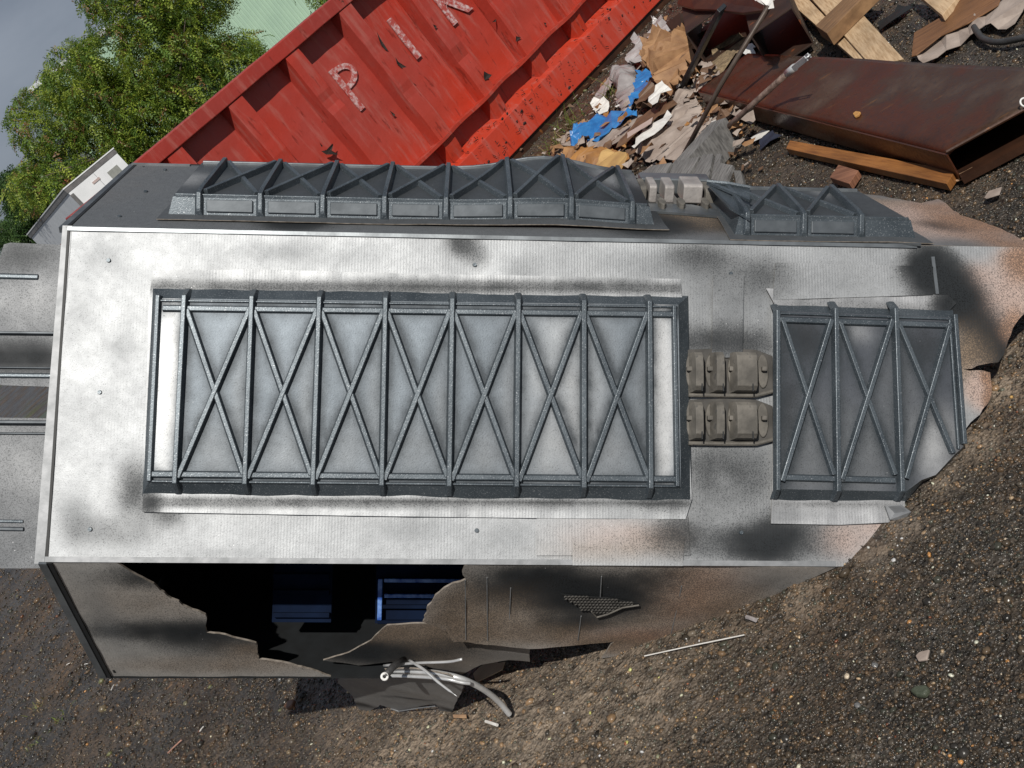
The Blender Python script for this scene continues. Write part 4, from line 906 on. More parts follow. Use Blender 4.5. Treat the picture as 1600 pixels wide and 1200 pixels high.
for i in range(170):                                   # dry twigs and mud clods caught on the ledge and sill
    s = rs.gauss(.0 if i % 3 else 1.2, .55); z = rs.choice((.34, .36, .2, .15, .28, .52)) + rs.uniform(-.03, .02); h = .10 - max(0, z - .28) * .9; a = rs.uniform(0, 6.28); l = rs.uniform(.01, .045)
    p = FD.P(s, z, h + .008); q = FD.P(s + l * math.cos(a), z + l * .6 * math.sin(a), h + .012); m_.tube([p, (p + q) / 2 + ND * .004, q], rs.uniform(.0012, .0035), 4)
o = m_.build('dry_debris', M_hole, skip); tag(o, kind='stuff')
# stencilled letters, worn white paint
m, nt, b = newmat('worn_white_stencil'); geo = nt.nodes.new('ShaderNodeNewGeometry')
n1 = noise_node(nt, 30, 6, geo.outputs['Position'], rough=.7); r1 = ramp(nt, n1.outputs[0], [(.44, (.36, .06, .05)), (.62, (.56, .44, .44))])
nt.links.new(r1.outputs[0], b.inputs['Base Color']); b.inputs['Roughness'].default_value = .6; M_sten = m
def strokes(name, quads, lab=None):
    m_ = MB()
    for q in quads: m_.prism([FD.P(u, v, -.0225) for u, v in q], [FD.P(u, v, -.034) for u, v in q])
    return m_.build(name, M_sten, skip)
def rect(s0, z0, s1, z1): return [(s0, z0), (s1, z0), (s1, z1), (s0, z1)]
zA, zB = 1.065, 1.415; hL = -.022
sP = FD.uv(520, 113, hL)[0]; sI = FD.uv(612, 34, hL)[0]; sK = FD.uv(714, 31, hL)[0] - .03
arc = []; n_ = 9
for i in range(n_):
    t0, t1 = math.pi / 2 - math.pi * i / n_, math.pi / 2 - math.pi * (i + 1) / n_; cz = zB - .095
    arc.append([(sP + .045 + .125 * math.cos(t) * 1.0, cz + .090 * math.sin(t)) for t in (t0, t1)] + [(sP + .045 + .078 * math.cos(t), cz + .050 * math.sin(t)) for t in (t1, t0)])
strokes('letter_p', [rect(sP - .024, zA, sP + .024, zB), rect(sP + .026, zB - .045, sP + .045, zB - .005), rect(sP + .026, zB - .185, sP + .045, zB - .145)] + arc)
strokes('letter_i', [rect(sI - .026, zA, sI + .026, zB)])
strokes('letter_k', [rect(sK - .026, zA, sK + .026, zB), [(sK + .026, zA + .17), (sK + .16, zA), (sK + .225, zA), (sK + .06, zA + .23)], [(sK + .026, zA + .13), (sK + .05, zA + .18), (sK + .215, zB), (sK + .15, zB)]])

# ------------------------------------------------------------------ distance: trailer, house, green shed, trees, wires
M_trail = simple('white_trailer_paint', (.80, .82, .84), (.72, .74, .76), 1.5, .4, 0, 0)
M_trail2 = simple('grey_trailer_side', (.60, .63, .67), (.54, .57, .61), 1.5, .5, 0, 0)
M_greyt = simple('grey_metal_trim', (.22, .21, .21), (.14, .14, .14), 4, .5, .3, 0)
HT = 3.75
A_ = G(100, 296, HT); B_ = G(177, 233, HT); dR = nrm(B_ - A_); wR = np.linalg.norm(B_ - A_); nR = np.array([dR[1], -dR[0], 0]); 
if nR @ A_ > 0: nR = -nR
bR = -nR
trl = empty('box_trailer', (A_ + B_) / 2 * [1, 1, 0]); tag(trl, 'white box trailer parked beyond the skip, its rear doors facing the viewer', 'trailer')
def tb(name, d0, d1, z0, z1, b0, b1, mat, parent=trl):
    m_ = MB(); m_.box(A_ * [1, 1, 0] + dR * (d0 + d1) / 2 + bR * (b0 + b1) / 2 + ZD * (z0 + z1) / 2, dR * (d1 - d0) / 2, bR * (b1 - b0) / 2, ZD * (z1 - z0) / 2); return m_.build(name, mat, parent)
LT = 12.5
tb('body', 0.02, wR - .02, 1.1, HT - .22, .0, LT, M_trail2); tb('roof', -.02, wR + .02, HT - .21, HT, -.03, LT, M_greyt); tb('roof_lip', -.04, wR + .04, HT - .0, HT + .05, -.05, LT, M_trail)
dr = tb('rear_door', .02, wR * .5 - .01, 1.15, HT - .23, -.05, -.01, M_trail); tb('rear_door', wR * .5 + .01, wR - .02, 1.15, HT - .23, -.05, -.01, M_trail)
tb('placard', wR * .66, wR * .86, HT - 1.02, HT - .56, -.075, -.055, simple('grey_placard', (.30, .31, .29), (.24, .25, .23), 8, .6, 0, 0))
tb('label_plate', wR * .38, wR * .52, HT - .58, HT - .48, -.075, -.055, simple('pinkish_label', (.50, .40, .38), (.45, .36, .34), 8, .6, 0, 0))
tb('corner_post', -.01, .16, 1.15, HT - .33, -.07, -.055, M_greyt)
tb('side_rail', -.03, .015, 1.1, 1.25, .2, LT - .1, M_greyt)
for bpos in (1.2, 2.4, 10.6):
    for dpos in (.25, wR - .25):
        c = A_ * [1, 1, 0] + dR * dpos + bR * bpos + ZD * .5; m_ = MB(); m_.tube([c - dR * .14, c + dR * .14], .5, 20); m_.build('wheel', M_darktube, trl)
tb('bumper', .05, wR - .05, .5, .62, .05, .15, M_greyt)
# red roofed house corner
HH = 3.3; Ah = G(66, 374, HH) ; dh = nrm(np.array([1, .25, 0])); bh = nrm(np.array([-.25, 1, 0]))
hse = empty('brick_cottage', Ah * [1, 1, 0]); tag(hse, 'small red tiled house with cream barge boards far off behind the silver section', 'house')
def hb(name, d0, d1, z0, z1, b0, b1, mat): m_ = MB(); m_.box(Ah * [1, 1, 0] + dh * (d0 + d1) / 2 + bh * (b0 + b1) / 2 + ZD * (z0 + z1) / 2, dh * (d1 - d0) / 2, bh * (b1 - b0) / 2, ZD * (z1 - z0) / 2); return m_.build(name, mat, hse)
M_brick = simple('red_brick', (.32, .07, .04), (.2, .05, .03), 4, .8); M_cream = simple('cream_paint', (.6, .52, .4), (.5, .44, .34), 4, .6, 0, 0)
hb('wall', .2, 6.6, 0, HH - .05, .2, 7.2, M_brick)
q = [Ah + dh * 0, Ah + dh * 3.4 + ZD * 1.9, Ah + dh * 6.8]
m_ = MB(); m_.prism([x + ZD * .12 for x in q], [x + bh * 7.4 + ZD * .12 for x in q]); m_.build('roof', M_brick, hse)
for a, b in ((0, 1), (1, 2)):
    m_ = MB(); m_.tube([q[a] - bh * .08 + ZD * .1, q[b] - bh * .08 + ZD * .1], .09, 4); m_.build('barge_board', M_cream, hse)
for i in range(16):
    for a, b in ((0, 1), (2, 1)):
        m_ = MB(); off = bh * (.25 + i * .45) + ZD * .16; m_.tube([q[a] + off, q[b] + off], .045, 5); m_.build('tile_row', M_brick, hse)

# pale green metal shed
M_green = simple('pale_green_sheeting', (.40, .56, .43), (.35, .50, .39), .6, .45, 0, 0)
DG = 64.0; cx0 = -9.6; gh = 9.3
gd = nrm([.97, .24, 0]); gb = nrm([-.24, .97, 0]); Go = np.array([cx0, DG - 1.5, 0])
shed = empty('metal_shed', Go); tag(shed, 'tall pale green ribbed metal shed behind the tree and the skip', 'building')
npan = 14; pw = 4.0
for p in range(npan):
    V_ = []; F_ = []; x = p * pw; xs = []
    while x < (p + 1) * pw - 1e-6:
        xs += [(x, 0), (x + .12, 0), (x + .15, -.045), (x + .22, -.045), (x + .25, 0)]; x += .25
    for (xx, dd_) in xs: V_ += [Go + gd * xx + gb * dd_, Go + gd * xx + gb * dd_ + ZD * gh]
    for i in range(len(xs) - 1): F_.append((2 * i, 2 * i + 2, 2 * i + 3, 2 * i + 1))
    mesh('wall_sheet', V_, F_, M_green, shed)
m_ = MB(); m_.box(Go + gd * npan * pw / 2 + gb * 10.05 + ZD * gh / 2, gd * (npan * pw / 2 - .01), gb * 10, ZD * (gh / 2 - .02)); m_.build('shed_body', M_green, shed)
m_ = MB(); m_.box(Go + gd * npan * pw / 2 - gb * .12 + ZD * (gh + .05), gd * (npan * pw / 2 + .1), gb * .14, ZD * .12); m_.build('gutter', M_trail2, shed)

# feathery tree: pinnate fronds
def leaf_mat(name, c1, c2):
    m, nt, b = newmat(name); a = nt.nodes.new('ShaderNodeAttribute'); a.attribute_name = 'paint'
    nt.links.new(a.outputs['Color'], b.inputs['Base Color']); b.inputs['Roughness'].default_value = .5
    t = nt.nodes.new('ShaderNodeBsdfTranslucent'); nt.links.new(a.outputs['Color'], t.inputs[0]); ms = nt.nodes.new('ShaderNodeMixShader'); ms.inputs[0].default_value = .38
    nt.links.new(b.outputs[0], ms.inputs[1]); nt.links.new(t.outputs[0], ms.inputs[2]); nt.links.new(ms.outputs[0], nt.nodes['Material Output'].inputs[0]); return m
M_leaf = leaf_mat('feathery_leaf', None, None)
M_bark = simple('grey_brown_bark', (.14, .11, .08), (.07, .055, .04), 3, .85)
def fronds(name, centres, sizes, parent, cols, n_pair=6, seed=1, droop=1.0):
    r = np.random.default_rng(seed); n = len(centres); V_ = []; 
    az = r.uniform(0, 2 * np.pi, n); el = r.uniform(-1.15, .25, n)
    D = np.stack([np.cos(az) * np.cos(el), np.sin(az) * np.cos(el), np.sin(el)], -1)
    up = np.array([0, 0, 1.0]) + r.normal(0, .35, (n, 3)); S = np.cross(D, up); S /= np.linalg.norm(S, axis=1)[:, None]; U = np.cross(S, D)
    quads = []
    L = sizes[:, None]
    for k in range(n_pair):
        t = (k + .7) / n_pair; base = centres + D * L * t - U * L * droop * .45 * t * t
        ll = L * .26 * (math.sin(math.pi * (t * .80 + .13)) ** .7); ww = L * .062
        for sg in (-1, 1):
            d_ = S * sg * .9 + D * .5 - U * .30 + r.normal(0, .28, (n, 3)); d_ /= np.linalg.norm(d_, axis=1)[:, None]
            w_ = D * ww
            quads.append(np.stack([base, base + d_ * ll * .5 + w_, base + d_ * ll, base + d_ * ll * .5 - w_], 1))
    tip = centres + D * L - U * L * droop * .45
    quads.append(np.stack([centres, centres + S * L * .008, tip, centres - S * L * .008], 1))
    Q = np.stack(quads, 1).reshape(-1, 3); nq = len(Q) // 4; off = worldloc(parent)
    me = bpy.data.meshes.new(name); me.vertices.add(len(Q)); me.vertices.foreach_set('co', (Q - off).ravel()); me.loops.add(nq * 4)
    me.loops.foreach_set('vertex_index', np.arange(nq * 4, dtype=np.int32)); me.polygons.add(nq)
    me.polygons.foreach_set('loop_start', np.arange(0, nq * 4, 4, dtype=np.int32)); me.polygons.foreach_set('loop_total', np.full(nq, 4, np.int32)); me.update(calc_edges=True)
    a = me.color_attributes.new('paint', 'FLOAT_COLOR', 'POINT'); cc_ = np.ones((len(Q), 4)); cc_[:, :3] = np.repeat(cols, len(quads) * 4, 0); a.data.foreach_set('color', cc_.ravel())
    me.materials.append(M_leaf); o = bpy.data.objects.new(name, me); col.objects.link(o); o.parent = parent; tag(o, kind='stuff'); return o
def tree(label, blobs, depth, n, seed, colr, size=(.55, .95), gaps=(), thick=3.0, trunk_px=None):
    r = np.random.default_rng(seed); C_ = []
    W_ = np.array([b[2] ** 2 for b in blobs], float); W_ /= W_.sum()
    while len(C_) < n:
        b = blobs[r.choice(len(blobs), p=W_)]; th = r.uniform(0, 2 * np.pi); ra = math.sqrt(r.uniform(0, 1)); x, y = b[0] + b[2] * ra * math.cos(th), b[1] + b[2] * ra * math.sin(th)
        if any((x - g[0]) ** 2 + (y - g[1]) ** 2 < g[2] ** 2 for g in gaps) and r.uniform() < .93: continue
        z = depth + (b[3] if len(b) > 3 else 0) + thick * r.uniform(-1, 1) * math.sqrt(max(.05, 1 - ra * ra))
        cl = mnoise.noise(Vector((x * .045, y * .045, z * .9)))
        if cl < -.08 and r.uniform() < .88: continue
        C_.append(at(x, y, z))
    C_ = np.array(C_); base = C_.mean(0) * [1, 1, 0]
    e = empty('feathery_tree', base); tag(e, label, 'tree')
    sz = r.uniform(*size, n); cv = np.array(colr)[r.choice(len(colr), n)] * r.uniform(.75, 1.3, (n, 1))
    fronds('crown', C_, sz, e, cv, seed=seed)
    tr = MB(); top = base + [0, 0, C_[:, 2].mean()]
    tr.tube([base, base + [.15, .1, top[2] * .4], base + [-.1, .2, top[2] * .75], top], [.28, .22, .16, .09], 10).build('trunk', M_bark, e, True)
    for i in range(16):
        c = C_[r.integers(n)]; st_ = base + [0, 0, top[2] * r.uniform(.35, .85)]; mid = (st_ + c) / 2 + [0, 0, -.3 + r.uniform(-.3, .3)]
        MB().tube(spline([st_, mid, c], 5), list(np.linspace(.085, .018, 11)), 6).build('limb', M_bark, e, True)
    return e
LG = [(.18, .26, .035), (.23, .31, .04), (.10, .18, .028), (.28, .34, .045), (.07, .13, .024)]
LG2 = LG * 3 + [(.24, .13, .06)]
tree('tall feathery green tree in front of the pale green shed', [(65, 185, 58), (120, 120, 62), (165, 175, 70), (235, 180, 72), (95, 265, 62), (170, 240, 60), (245, 90, 75), (215, 15, 85), (300, 60, 62), (315, 150, 55), (360, 95, 42), (385, 70, 26), (290, -40, 80), (160, -30, 50), (280, 215, 40), (45, 290, 40), (150, 90, 45)],
     50, 17000, 31, LG2, (.42, .85), gaps=((166, 70, 20), (150, 40, 12), (240, 62, 12), (130, 232, 12), (150, 225, 7), (180, 95, 12), (350, 40, 16), (120, 160, 7), (245, 150, 7)))
tree('darker bushy tree low at the left edge behind the trailer', [(45, 330, 40), (25, 365, 34), (75, 345, 34), (15, 290, 26), (60, 300, 34), (110, 320, 30)], 62, 5200, 37, [(.05, .10, .025), (.07, .13, .03), (.035, .08, .02)], (.45, .9))
tree('wisp of another feathery tree rising right above the skip rim', [(498, 2, 16), (510, -20, 26), (535, -35, 30), (480, -30, 24)], 46, 420, 41, LG, (.4, .75))

# power lines
M_wire = simple('black_wire', (.03, .03, .035), (.02, .02, .02), 5, .6, 0, 0)
for i, (y0, y1) in enumerate(((312, 288), (337, 314), (362, 343), (385, 366))):
    pts = []
    for t in np.linspace(-1.2, 2.4, 14):
        x = 0 + 26 * t * 1.0; y = y0 + (y1 - y0) * t; pts.append(at(x, y + 1.2 * (t - .6) ** 2, 60 + 3 * t))
    lab = ['topmost', 'second from the top', 'third from the top', 'lowest'][i]
    o = MB().tube(pts, .016, 5).build('power_line', M_wire); tag(o, '%s of the four thin dark wires against the sky' % lab, 'wire', 'power lines across the sky')

# ------------------------------------------------------------------ scrap on the right
def ang(x1, y1, x2, y2):
    d = G(x2, y2) - G(x1, y1); return -math.atan2(d[1], d[0])
def box_poly(name, px, h0, h1, mat, parent=None, bevel=.002, tilt=None):
    top = [G(x, y, h1 + (tilt[i] if tilt else 0)) for i, (x, y) in enumerate(px)]; bot = [np.array([p[0], p[1], h0 + (tilt[i] if tilt else 0)]) for i, p in enumerate(top)]
    m_ = MB(); m_.prism(top, bot); return m_.build(name, mat, parent, bevel=bevel)
# large flattened rusty duct
hb_ = .125
duct = empty('rusty_duct', G(1350, 200)); tag(duct, 'large flat rusty steel duct with an open end lying on the gravel', 'steel duct')
T_ = [G(1090, 140, hb_), G(1168, 83, hb_), G(1705, 112, hb_), G(1478, 236, hb_)]
def lerp(a, b, t): return a + (b - a) * t
# top sheet with folds and a dented left end
V_ = []; F_ = []; na, nb = 60, 20
for i in range(na):
    for j in range(nb):
        s, t = i / (na - 1), j / (nb - 1); p = lerp(lerp(T_[0], T_[3], s), lerp(T_[1], T_[2], s), t)
        z = .006 * mnoise.noise(Vector((p[0] * 3, p[1] * 3, 0))); 
        for f0 in (.055, .16, .225): z -= .007 * math.exp(-((s - f0 - .02 * t) / .010) ** 2)
        if t < .06: z -= .012 * (1 - t / .06)
        V_.append(p + [0, 0, z])
for i in range(na - 1):
    for j in range(nb - 1): F_.append((i * nb + j, (i + 1) * nb + j, (i + 1) * nb + j + 1, i * nb + j + 1))
o = mesh('top_sheet', V_, F_, M_beam, duct, True); sm = o.modifiers.new('thick', 'SOLIDIFY'); sm.thickness = .006; sm.offset = -1
def wallq(name, p, q, z0, z1, mat, flare=0):
    d = nrm(q - p); nn_ = np.array([d[1], -d[0], 0]); m_ = MB(); a, b = p * [1, 1, 0], q * [1, 1, 0]
    m_.prism([a + ZD * z1, b + ZD * z1, b + ZD * z0 - nn_ * flare, a + ZD * z0 - nn_ * flare], [x + nn_ * .006 for x in (a + ZD * z1, b + ZD * z1, b + ZD * z0 - nn_ * flare, a + ZD * z0 - nn_ * flare)]); return m_.build(name, mat, duct)
wallq('side_sheet', T_[0], T_[3], .012, hb_ - .012, M_beam); wallq('side_sheet', T_[2], T_[1], .012, hb_ - .006, M_rust2); wallq('end_sheet', T_[1], T_[0], .012, hb_ - .006, M_beam)
m_ = MB(); q = [x * [1, 1, 0] + ZD * .012 for x in T_]; m_.prism(q, [x - ZD * .006 for x in q]); m_.build('bottom_sheet', M_rust, duct)
e_a, e_b = T_[3] * [1, 1, 0], T_[2] * [1, 1, 0]
m_ = MB(); dd_ = nrm(e_b - e_a); m_.prism([e_a + ZD * .03, e_b + ZD * .03, e_b + ZD * .004, e_a + ZD * .004], [x - nrm([dd_[1], -dd_[0], 0]) * .03 * -1 for x in (e_a + ZD * .03, e_b + ZD * .03, e_b + ZD * .004, e_a + ZD * .004)])
m_.build('turned_lip', M_rust, duct)
m_ = MB(); m_.tube([T_[3] - ZD * .004, T_[2] - ZD * .004], .006, 6).build('cut_edge', M_rust, duct)
o = box_poly('pebble_on_duct', [(1332, 177), (1337, 173), (1344, 174), (1341, 179), (1335, 182)], hb_ + .001, hb_ + .012, simple('yellow_stone', (.50, .26, .08), (.4, .2, .06), 60, .6), bevel=.003); tag(o, 'small yellow stone lying on the rusty duct', 'stone')
o = box_poly('batten', [(1234, 219), (1493, 266), (1479, 287), (1228, 232)], .004, .035, wood('orange_brown_timber', (.30, .125, .035), (.17, .065, .02), ang(1234, 219, 1493, 266), .5)); tag(o, 'orange-brown wooden batten lying along the front of the rusty duct', 'batten')
o = box_poly('wood_chunk', [(1296, 277), (1310, 257), (1341, 266), (1327, 287)], .0, .03, wood('red_brown_wood', (.26, .12, .07), (.12, .05, .03), 1.0)); tag(o, 'splintered red-brown wood chunk on the gravel below the batten', 'wood chunk')
# rusty tubes behind (open square ends)
def open_tube(name, c, ax, w_, h_, L, mat, label):
    """square hollow section: four plates, open towards the viewer"""
    c = np.array(c, float); ax = nrm(ax); sx = nrm(np.cross(ax, [0, 0, 1])); t = .008; e = empty(name, c); tag(e, label, 'steel tube')
    for (o_, a_, b_, nm) in ((ZD * (h_ / 2), sx * w_ / 2, ZD * t / 2, 'top_plate'), (-ZD * (h_ / 2), sx * w_ / 2, ZD * t / 2, 'bottom_plate'), (sx * (w_ / 2), sx * t / 2, ZD * (h_ / 2 - t / 2 - .001), 'side_plate'), (-sx * (w_ / 2), sx * t / 2, ZD * (h_ / 2 - t / 2 - .001), 'side_plate')):
        m_ = MB(); m_.box(c + o_ + ax * L / 2, ax * L / 2, a_, b_); m_.build(nm, mat, e, bevel=.001)
    return e
g1 = G(1215, 78, .16); ax1 = nrm([.25, 1, .0])
open_tube('hollow_section', G(1222, 62, .14), [.50, 1, 0], .24, .22, 1.0, M_rust2, 'dark rusty hollow steel section, its open square end beside the wooden plank')
open_tube('hollow_section', G(1128, 50, .16), [.46, 1, 0], .36, .24, 1.0, M_rust2, 'dark rusty hollow steel section behind the rubbish heap, left of the other')
o = box_poly('rusty_plate', [(1058, 6), (1085, 14), (1120, 15), (1160, 20), (1192, 16), (1200, -20), (1070, -30)], .31, .325, M_rust, tilt=[0, .0, -.01, -.02, -.02, .05, .06]); tag(o, 'bent rusty plate lying over the steel sections at the top', 'steel plate')
o = box_poly('rusty_plate', [(1040, 36), (1062, 20), (1092, 30), (1086, 52), (1066, 62)], .05, .10, M_rust2, tilt=[.1, .12, 0, 0, 0]); tag(o, 'small bent dark rusty plate beside the skip base', 'steel plate')

# planks
W_pale = wood('pale_pallet_wood', (.58, .42, .26), (.36, .23, .12), ang(1300, -30, 1412, 92), .6); W_grey = wood('grey_weathered_wood', (.20, .195, .19), (.07, .068, .066), ang(1035, 281, 1052, 254), .8, 22)
o = box_poly('plank', [(1243, -30), (1300, -30), (1412, 92), (1362, 104)], .05, .078, W_pale); tag(o, 'wide pale pallet board ending at the top edge of the rusty duct', 'plank', 'pallet boards')
o = box_poly('plank', [(1196, -30), (1236, -30), (1360, 100), (1344, 100)], .04, .066, W_pale); tag(o, 'narrow pale board along the left edge of the wide board', 'plank', 'pallet boards')
o = box_poly('plank', [(1420, -20), (1510, -20), (1489, 4), (1472, 24)], .05, .08, W_pale); tag(o, 'short pale board end at the top edge beside the brown board', 'plank', 'pallet boards')
W_brn = wood('brown_wood_block', (.27, .155, .075), (.12, .065, .03), ang(1274, 40, 1345, -30))
o = box_poly('wood_block', [(1274, 40), (1316, 0), (1345, -30), (1375, -30), (1292, 52)], .08, .15, W_brn); tag(o, 'brown square-cut block laid across the pale boards', 'wood block')
o = box_poly('brown_board', [(1424, 88), (1428, 51), (1472, 25), (1489, 4), (1530, -20), (1570, -20), (1559, 8), (1512, 36), (1469, 56), (1431, 86)], .03, .036, wood('brown_hardboard', (.20, .095, .04), (.12, .055, .024), ang(1424, 88, 1559, 8), .45), tilt=[0, .02, .02, .03, .03, .0, 0, 0, 0, 0]); tag(o, 'ragged sheet of brown hardboard at the top right', 'board')
# weathered pallet boards beyond the section
pal = [([(985, 277), (1020, 258), (1052, 254), (1035, 281)], 'leftmost'), ([(1038, 281), (1054, 252), (1096, 244), (1072, 281)], 'second'), ([(1075, 281), (1098, 241), (1116, 240), (1107, 280)], 'third'), ([(1109, 280), (1118, 240), (1128, 241), (1124, 254), (1147, 258), (1135, 284)], 'rightmost')]
for pts, nm in pal:
    cx_ = sum(p[0] for p in pts) / len(pts); pts = [(cx_ + (p[0] - cx_) * .90, p[1]) for p in pts]
    o = box_poly('weathered_board', pts, .16, .178, W_grey, bevel=.001); tag(o, '%s of the grey weathered boards sticking out behind the section' % nm, 'board', 'grey weathered boards')
o = box_poly('weathered_board', [(1146, 266), (1157, 266), (1162, 288), (1150, 288)], .0, .03, W_grey); tag(o, 'small grey board offcut right of the weathered boards', 'board')
o = MB().box(G(1080, 268, .08), [.28, .1, 0], [-.02, .05, 0], [0, 0, .078]).build('pallet_bearer', W_grey); tag(o, 'thick grey bearer under the weathered boards', 'timber')

# crumpled rubbish
def crumple(name, px, label, cat, mat, lift=.03, amp=.02, scale=18, cuts=3, seed=0, h0=.0, group=None, puff=0, sharp=True, thick=.002, k=.25, ox=820, oy=0):
    pts = [G(ox + k * x, oy + k * y, h0 + lift * .5) for x, y in px]; P_ = [(p[0], p[1]) for p in pts]
    P_ = jag(P_, .006, .04, seed + 1)
    bm = tri_poly(P_)
    us, vs_ = [p[0] for p in P_], [p[1] for p in P_]; step = max(max(us) - min(us), max(vs_) - min(vs_)) / (14 + 6 * cuts)
    for ax, lo, hi in ((0, min(us), max(us)), (1, min(vs_), max(vs_))):
        c = lo + step
        while c < hi:
            bmesh.ops.bisect_plane(bm, geom=bm.verts[:] + bm.edges[:] + bm.faces[:], dist=1e-5, plane_co=(c, 0, 0) if ax == 0 else (0, c, 0), plane_no=(1, .3, 0) if ax == 0 else (-.3, 1, 0)); c += step
    bmesh.ops.triangulate(bm, faces=bm.faces)
    r = random.Random(seed)
    bset = set(v for e in bm.edges if len(e.link_faces) == 1 for v in e.verts)
    PA = np.array(P_)
    for v in bm.verts:
        p = v.co.copy(); q = Vector((p.x * scale * 1.35 + seed, p.y * scale * 1.35, seed * 1.7))
        rd = 1 - abs(mnoise.noise(q)) * 2; rd2 = 1 - abs(mnoise.noise(q * 2.3)) * 2
        d = np.min(np.hypot(PA[:, 0] - p.x, PA[:, 1] - p.y)); edge_ = min(1, d / .05)
        vd = mnoise.voronoi(q * .8)[0]; z = h0 + .004 + lift * (.25 + .75 * edge_) + amp * (rd * .55 + rd2 * .4 + 1.8 * (.45 - vd[0])) + amp * .8 * min(.5, vd[1] - vd[0])
        v.co = (p.x + amp * .35 * mnoise.noise(q + Vector((9, 0, 0))), p.y + amp * .35 * mnoise.noise(q + Vector((0, 9, 0))), max(.004, z))
    me = bpy.data.meshes.new(name); off = Vector((float(np.mean(us)), float(np.mean(vs_)), 0))
    for v in bm.verts: v.co -= off
    bm.to_mesh(me); bm.free(); me.materials.append(mat); o = bpy.data.objects.new(name, me); o.location = off; col.objects.link(o)
    if not sharp: me.polygons.foreach_set('use_smooth', [True] * len(me.polygons))
    s_ = o.modifiers.new('thick', 'SOLIDIFY'); s_.thickness = thick
    tag(o, label, cat, group); return o
M_film = simple('cloudy_plastic_film', (.50, .47, .47), (.34, .31, .31), 14, .22, 0, .4, .006, trans=.25)
M_bfilm = simple('blue_plastic_film', (.04, .20, .48), (.02, .12, .33), 14, .22, 0, .4, .006)
M_kraft = simple('brown_kraft_paper', (.34, .19, .09), (.20, .10, .045), 12, .7, 0, .5, .006)
M_kraft2 = simple('dark_wet_paper', (.16, .09, .05), (.09, .05, .03), 12, .55, 0, .5, .006)
M_wht = simple('white_paper', (.70, .69, .66), (.55, .53, .50), 20, .6, 0, .4, .005)
M_mush = simple('beige_pulpy_paper', (.36, .30, .26), (.24, .19, .16), 12, .75, 0, .6, .006)
M_oran = simple('orange_brown_card', (.36, .17, .045), (.20, .09, .03), 8, .6, 0, .4, .004)
cr_ = crumple
cr_('plastic_bag', [(800, 130), (870, 115), (915, 185), (860, 240), (800, 290), (760, 240)], 'pinkish clear plastic bag uppermost against the skip base', 'plastic bag', M_film, .10, .05, 12, 3, 3, h0=.02)
cr_('plastic_bag', [(700, 230), (750, 250), (780, 300), (760, 350), (690, 400), (640, 400), (640, 340), (690, 290), (675, 260)], 'crinkled clear bag just below the uppermost bag', 'plastic bag', M_film, .08, .04, 14, 3, 4, h0=.02)
cr_('plastic_bag', [(560, 440), (620, 420), (690, 420), (700, 500), (680, 600), (650, 680), (600, 690), (570, 640), (575, 560), (540, 500)], 'long smooth clear bag beside the blue plastic strip', 'plastic bag', M_film, .10, .025, 9, 3, 5, h0=.0, sharp=False)
cr_('plastic_bag', [(430, 610), (500, 510), (560, 450), (590, 460), (530, 560), (450, 660), (415, 650)], 'flat grey plastic sheet among the grass at the skip base', 'plastic bag', M_film, .03, .015, 12, 3, 25)
cr_('blue_plastic', [(710, 450), (815, 440), (770, 510), (730, 570), (690, 620), (650, 670), (665, 610), (690, 540)], 'blue plastic strip between the clear bag and the brown paper', 'plastic sheet', M_bfilm, .07, .03, 14, 3, 6, h0=.05)
cr_('blue_plastic', [(300, 850), (340, 800), (430, 795), (450, 745), (520, 740), (560, 720), (600, 700), (660, 690), (710, 705), (700, 725), (640, 750), (600, 780), (540, 800), (480, 860), (420, 880), (345, 890), (332, 930), (300, 925)], 'crumpled blue plastic sheet in front of the skip', 'plastic sheet', M_bfilm, .07, .035, 12, 4, 7, h0=.04)
cr_('kraft_paper', [(770, 330), (850, 270), (1000, 250), (1085, 245), (1110, 300), (1085, 350), (1060, 400), (1080, 440), (1000, 460), (980, 500), (985, 560), (900, 580), (830, 540), (820, 470), (770, 430)], 'large heap of crumpled brown paper in the rubbish', 'paper', M_kraft, .10, .085, 19, 5, 8, h0=.02)
cr_('kraft_paper', [(700, 690), (710, 580), (760, 510), (830, 540), (800, 600), (790, 660)], 'dark brown crumpled paper left of the white rag', 'paper', M_kraft2, .09, .04, 14, 3, 9, h0=.03)
cr_('kraft_paper', [(700, 370), (760, 250), (900, 200), (1000, 170), (1060, 230), (960, 260), (840, 290), (760, 440)], 'dark wet paper between the clear bags and the steel', 'paper', M_kraft2, .05, .04, 11, 3, 26)
cr_('white_rag', [(790, 600), (860, 510), (880, 540), (920, 560), (860, 600), (830, 640), (800, 660), (780, 640)], 'white rag lying on the brown paper', 'rag', M_wht, .04, .02, 20, 3, 10, h0=.13)
cr_('white_paper', [(415, 655), (450, 625), (500, 615), (530, 640), (510, 680), (470, 720), (440, 700)], 'white crumpled paper ball near the skip base', 'paper', M_wht, .05, .03, 26, 3, 11, h0=.03)
cr_('cardboard_sheet', [(390, 900), (640, 720), (710, 715), (740, 720), (600, 870), (500, 930), (400, 940)], 'grey-brown cardboard strip below the blue sheet', 'cardboard', M_mush, .05, .008, 5, 2, 12, h0=.04)
cr_('cardboard_sheet', [(570, 920), (700, 740), (920, 610), (950, 640), (760, 780), (640, 880)], 'long brown cardboard strip under the white rag', 'cardboard', M_kraft2, .05, .010, 5, 2, 13, h0=.06)
cr_('tile_piece', [(640, 830), (800, 735), (790, 770), (640, 865)], 'pale pinkish slat lying on the brown cardboard', 'slat', simple('pinkish_slat', (.48, .38, .34), (.40, .31, .28), 8, .6), .01, .002, 4, 1, 14, h0=.13)
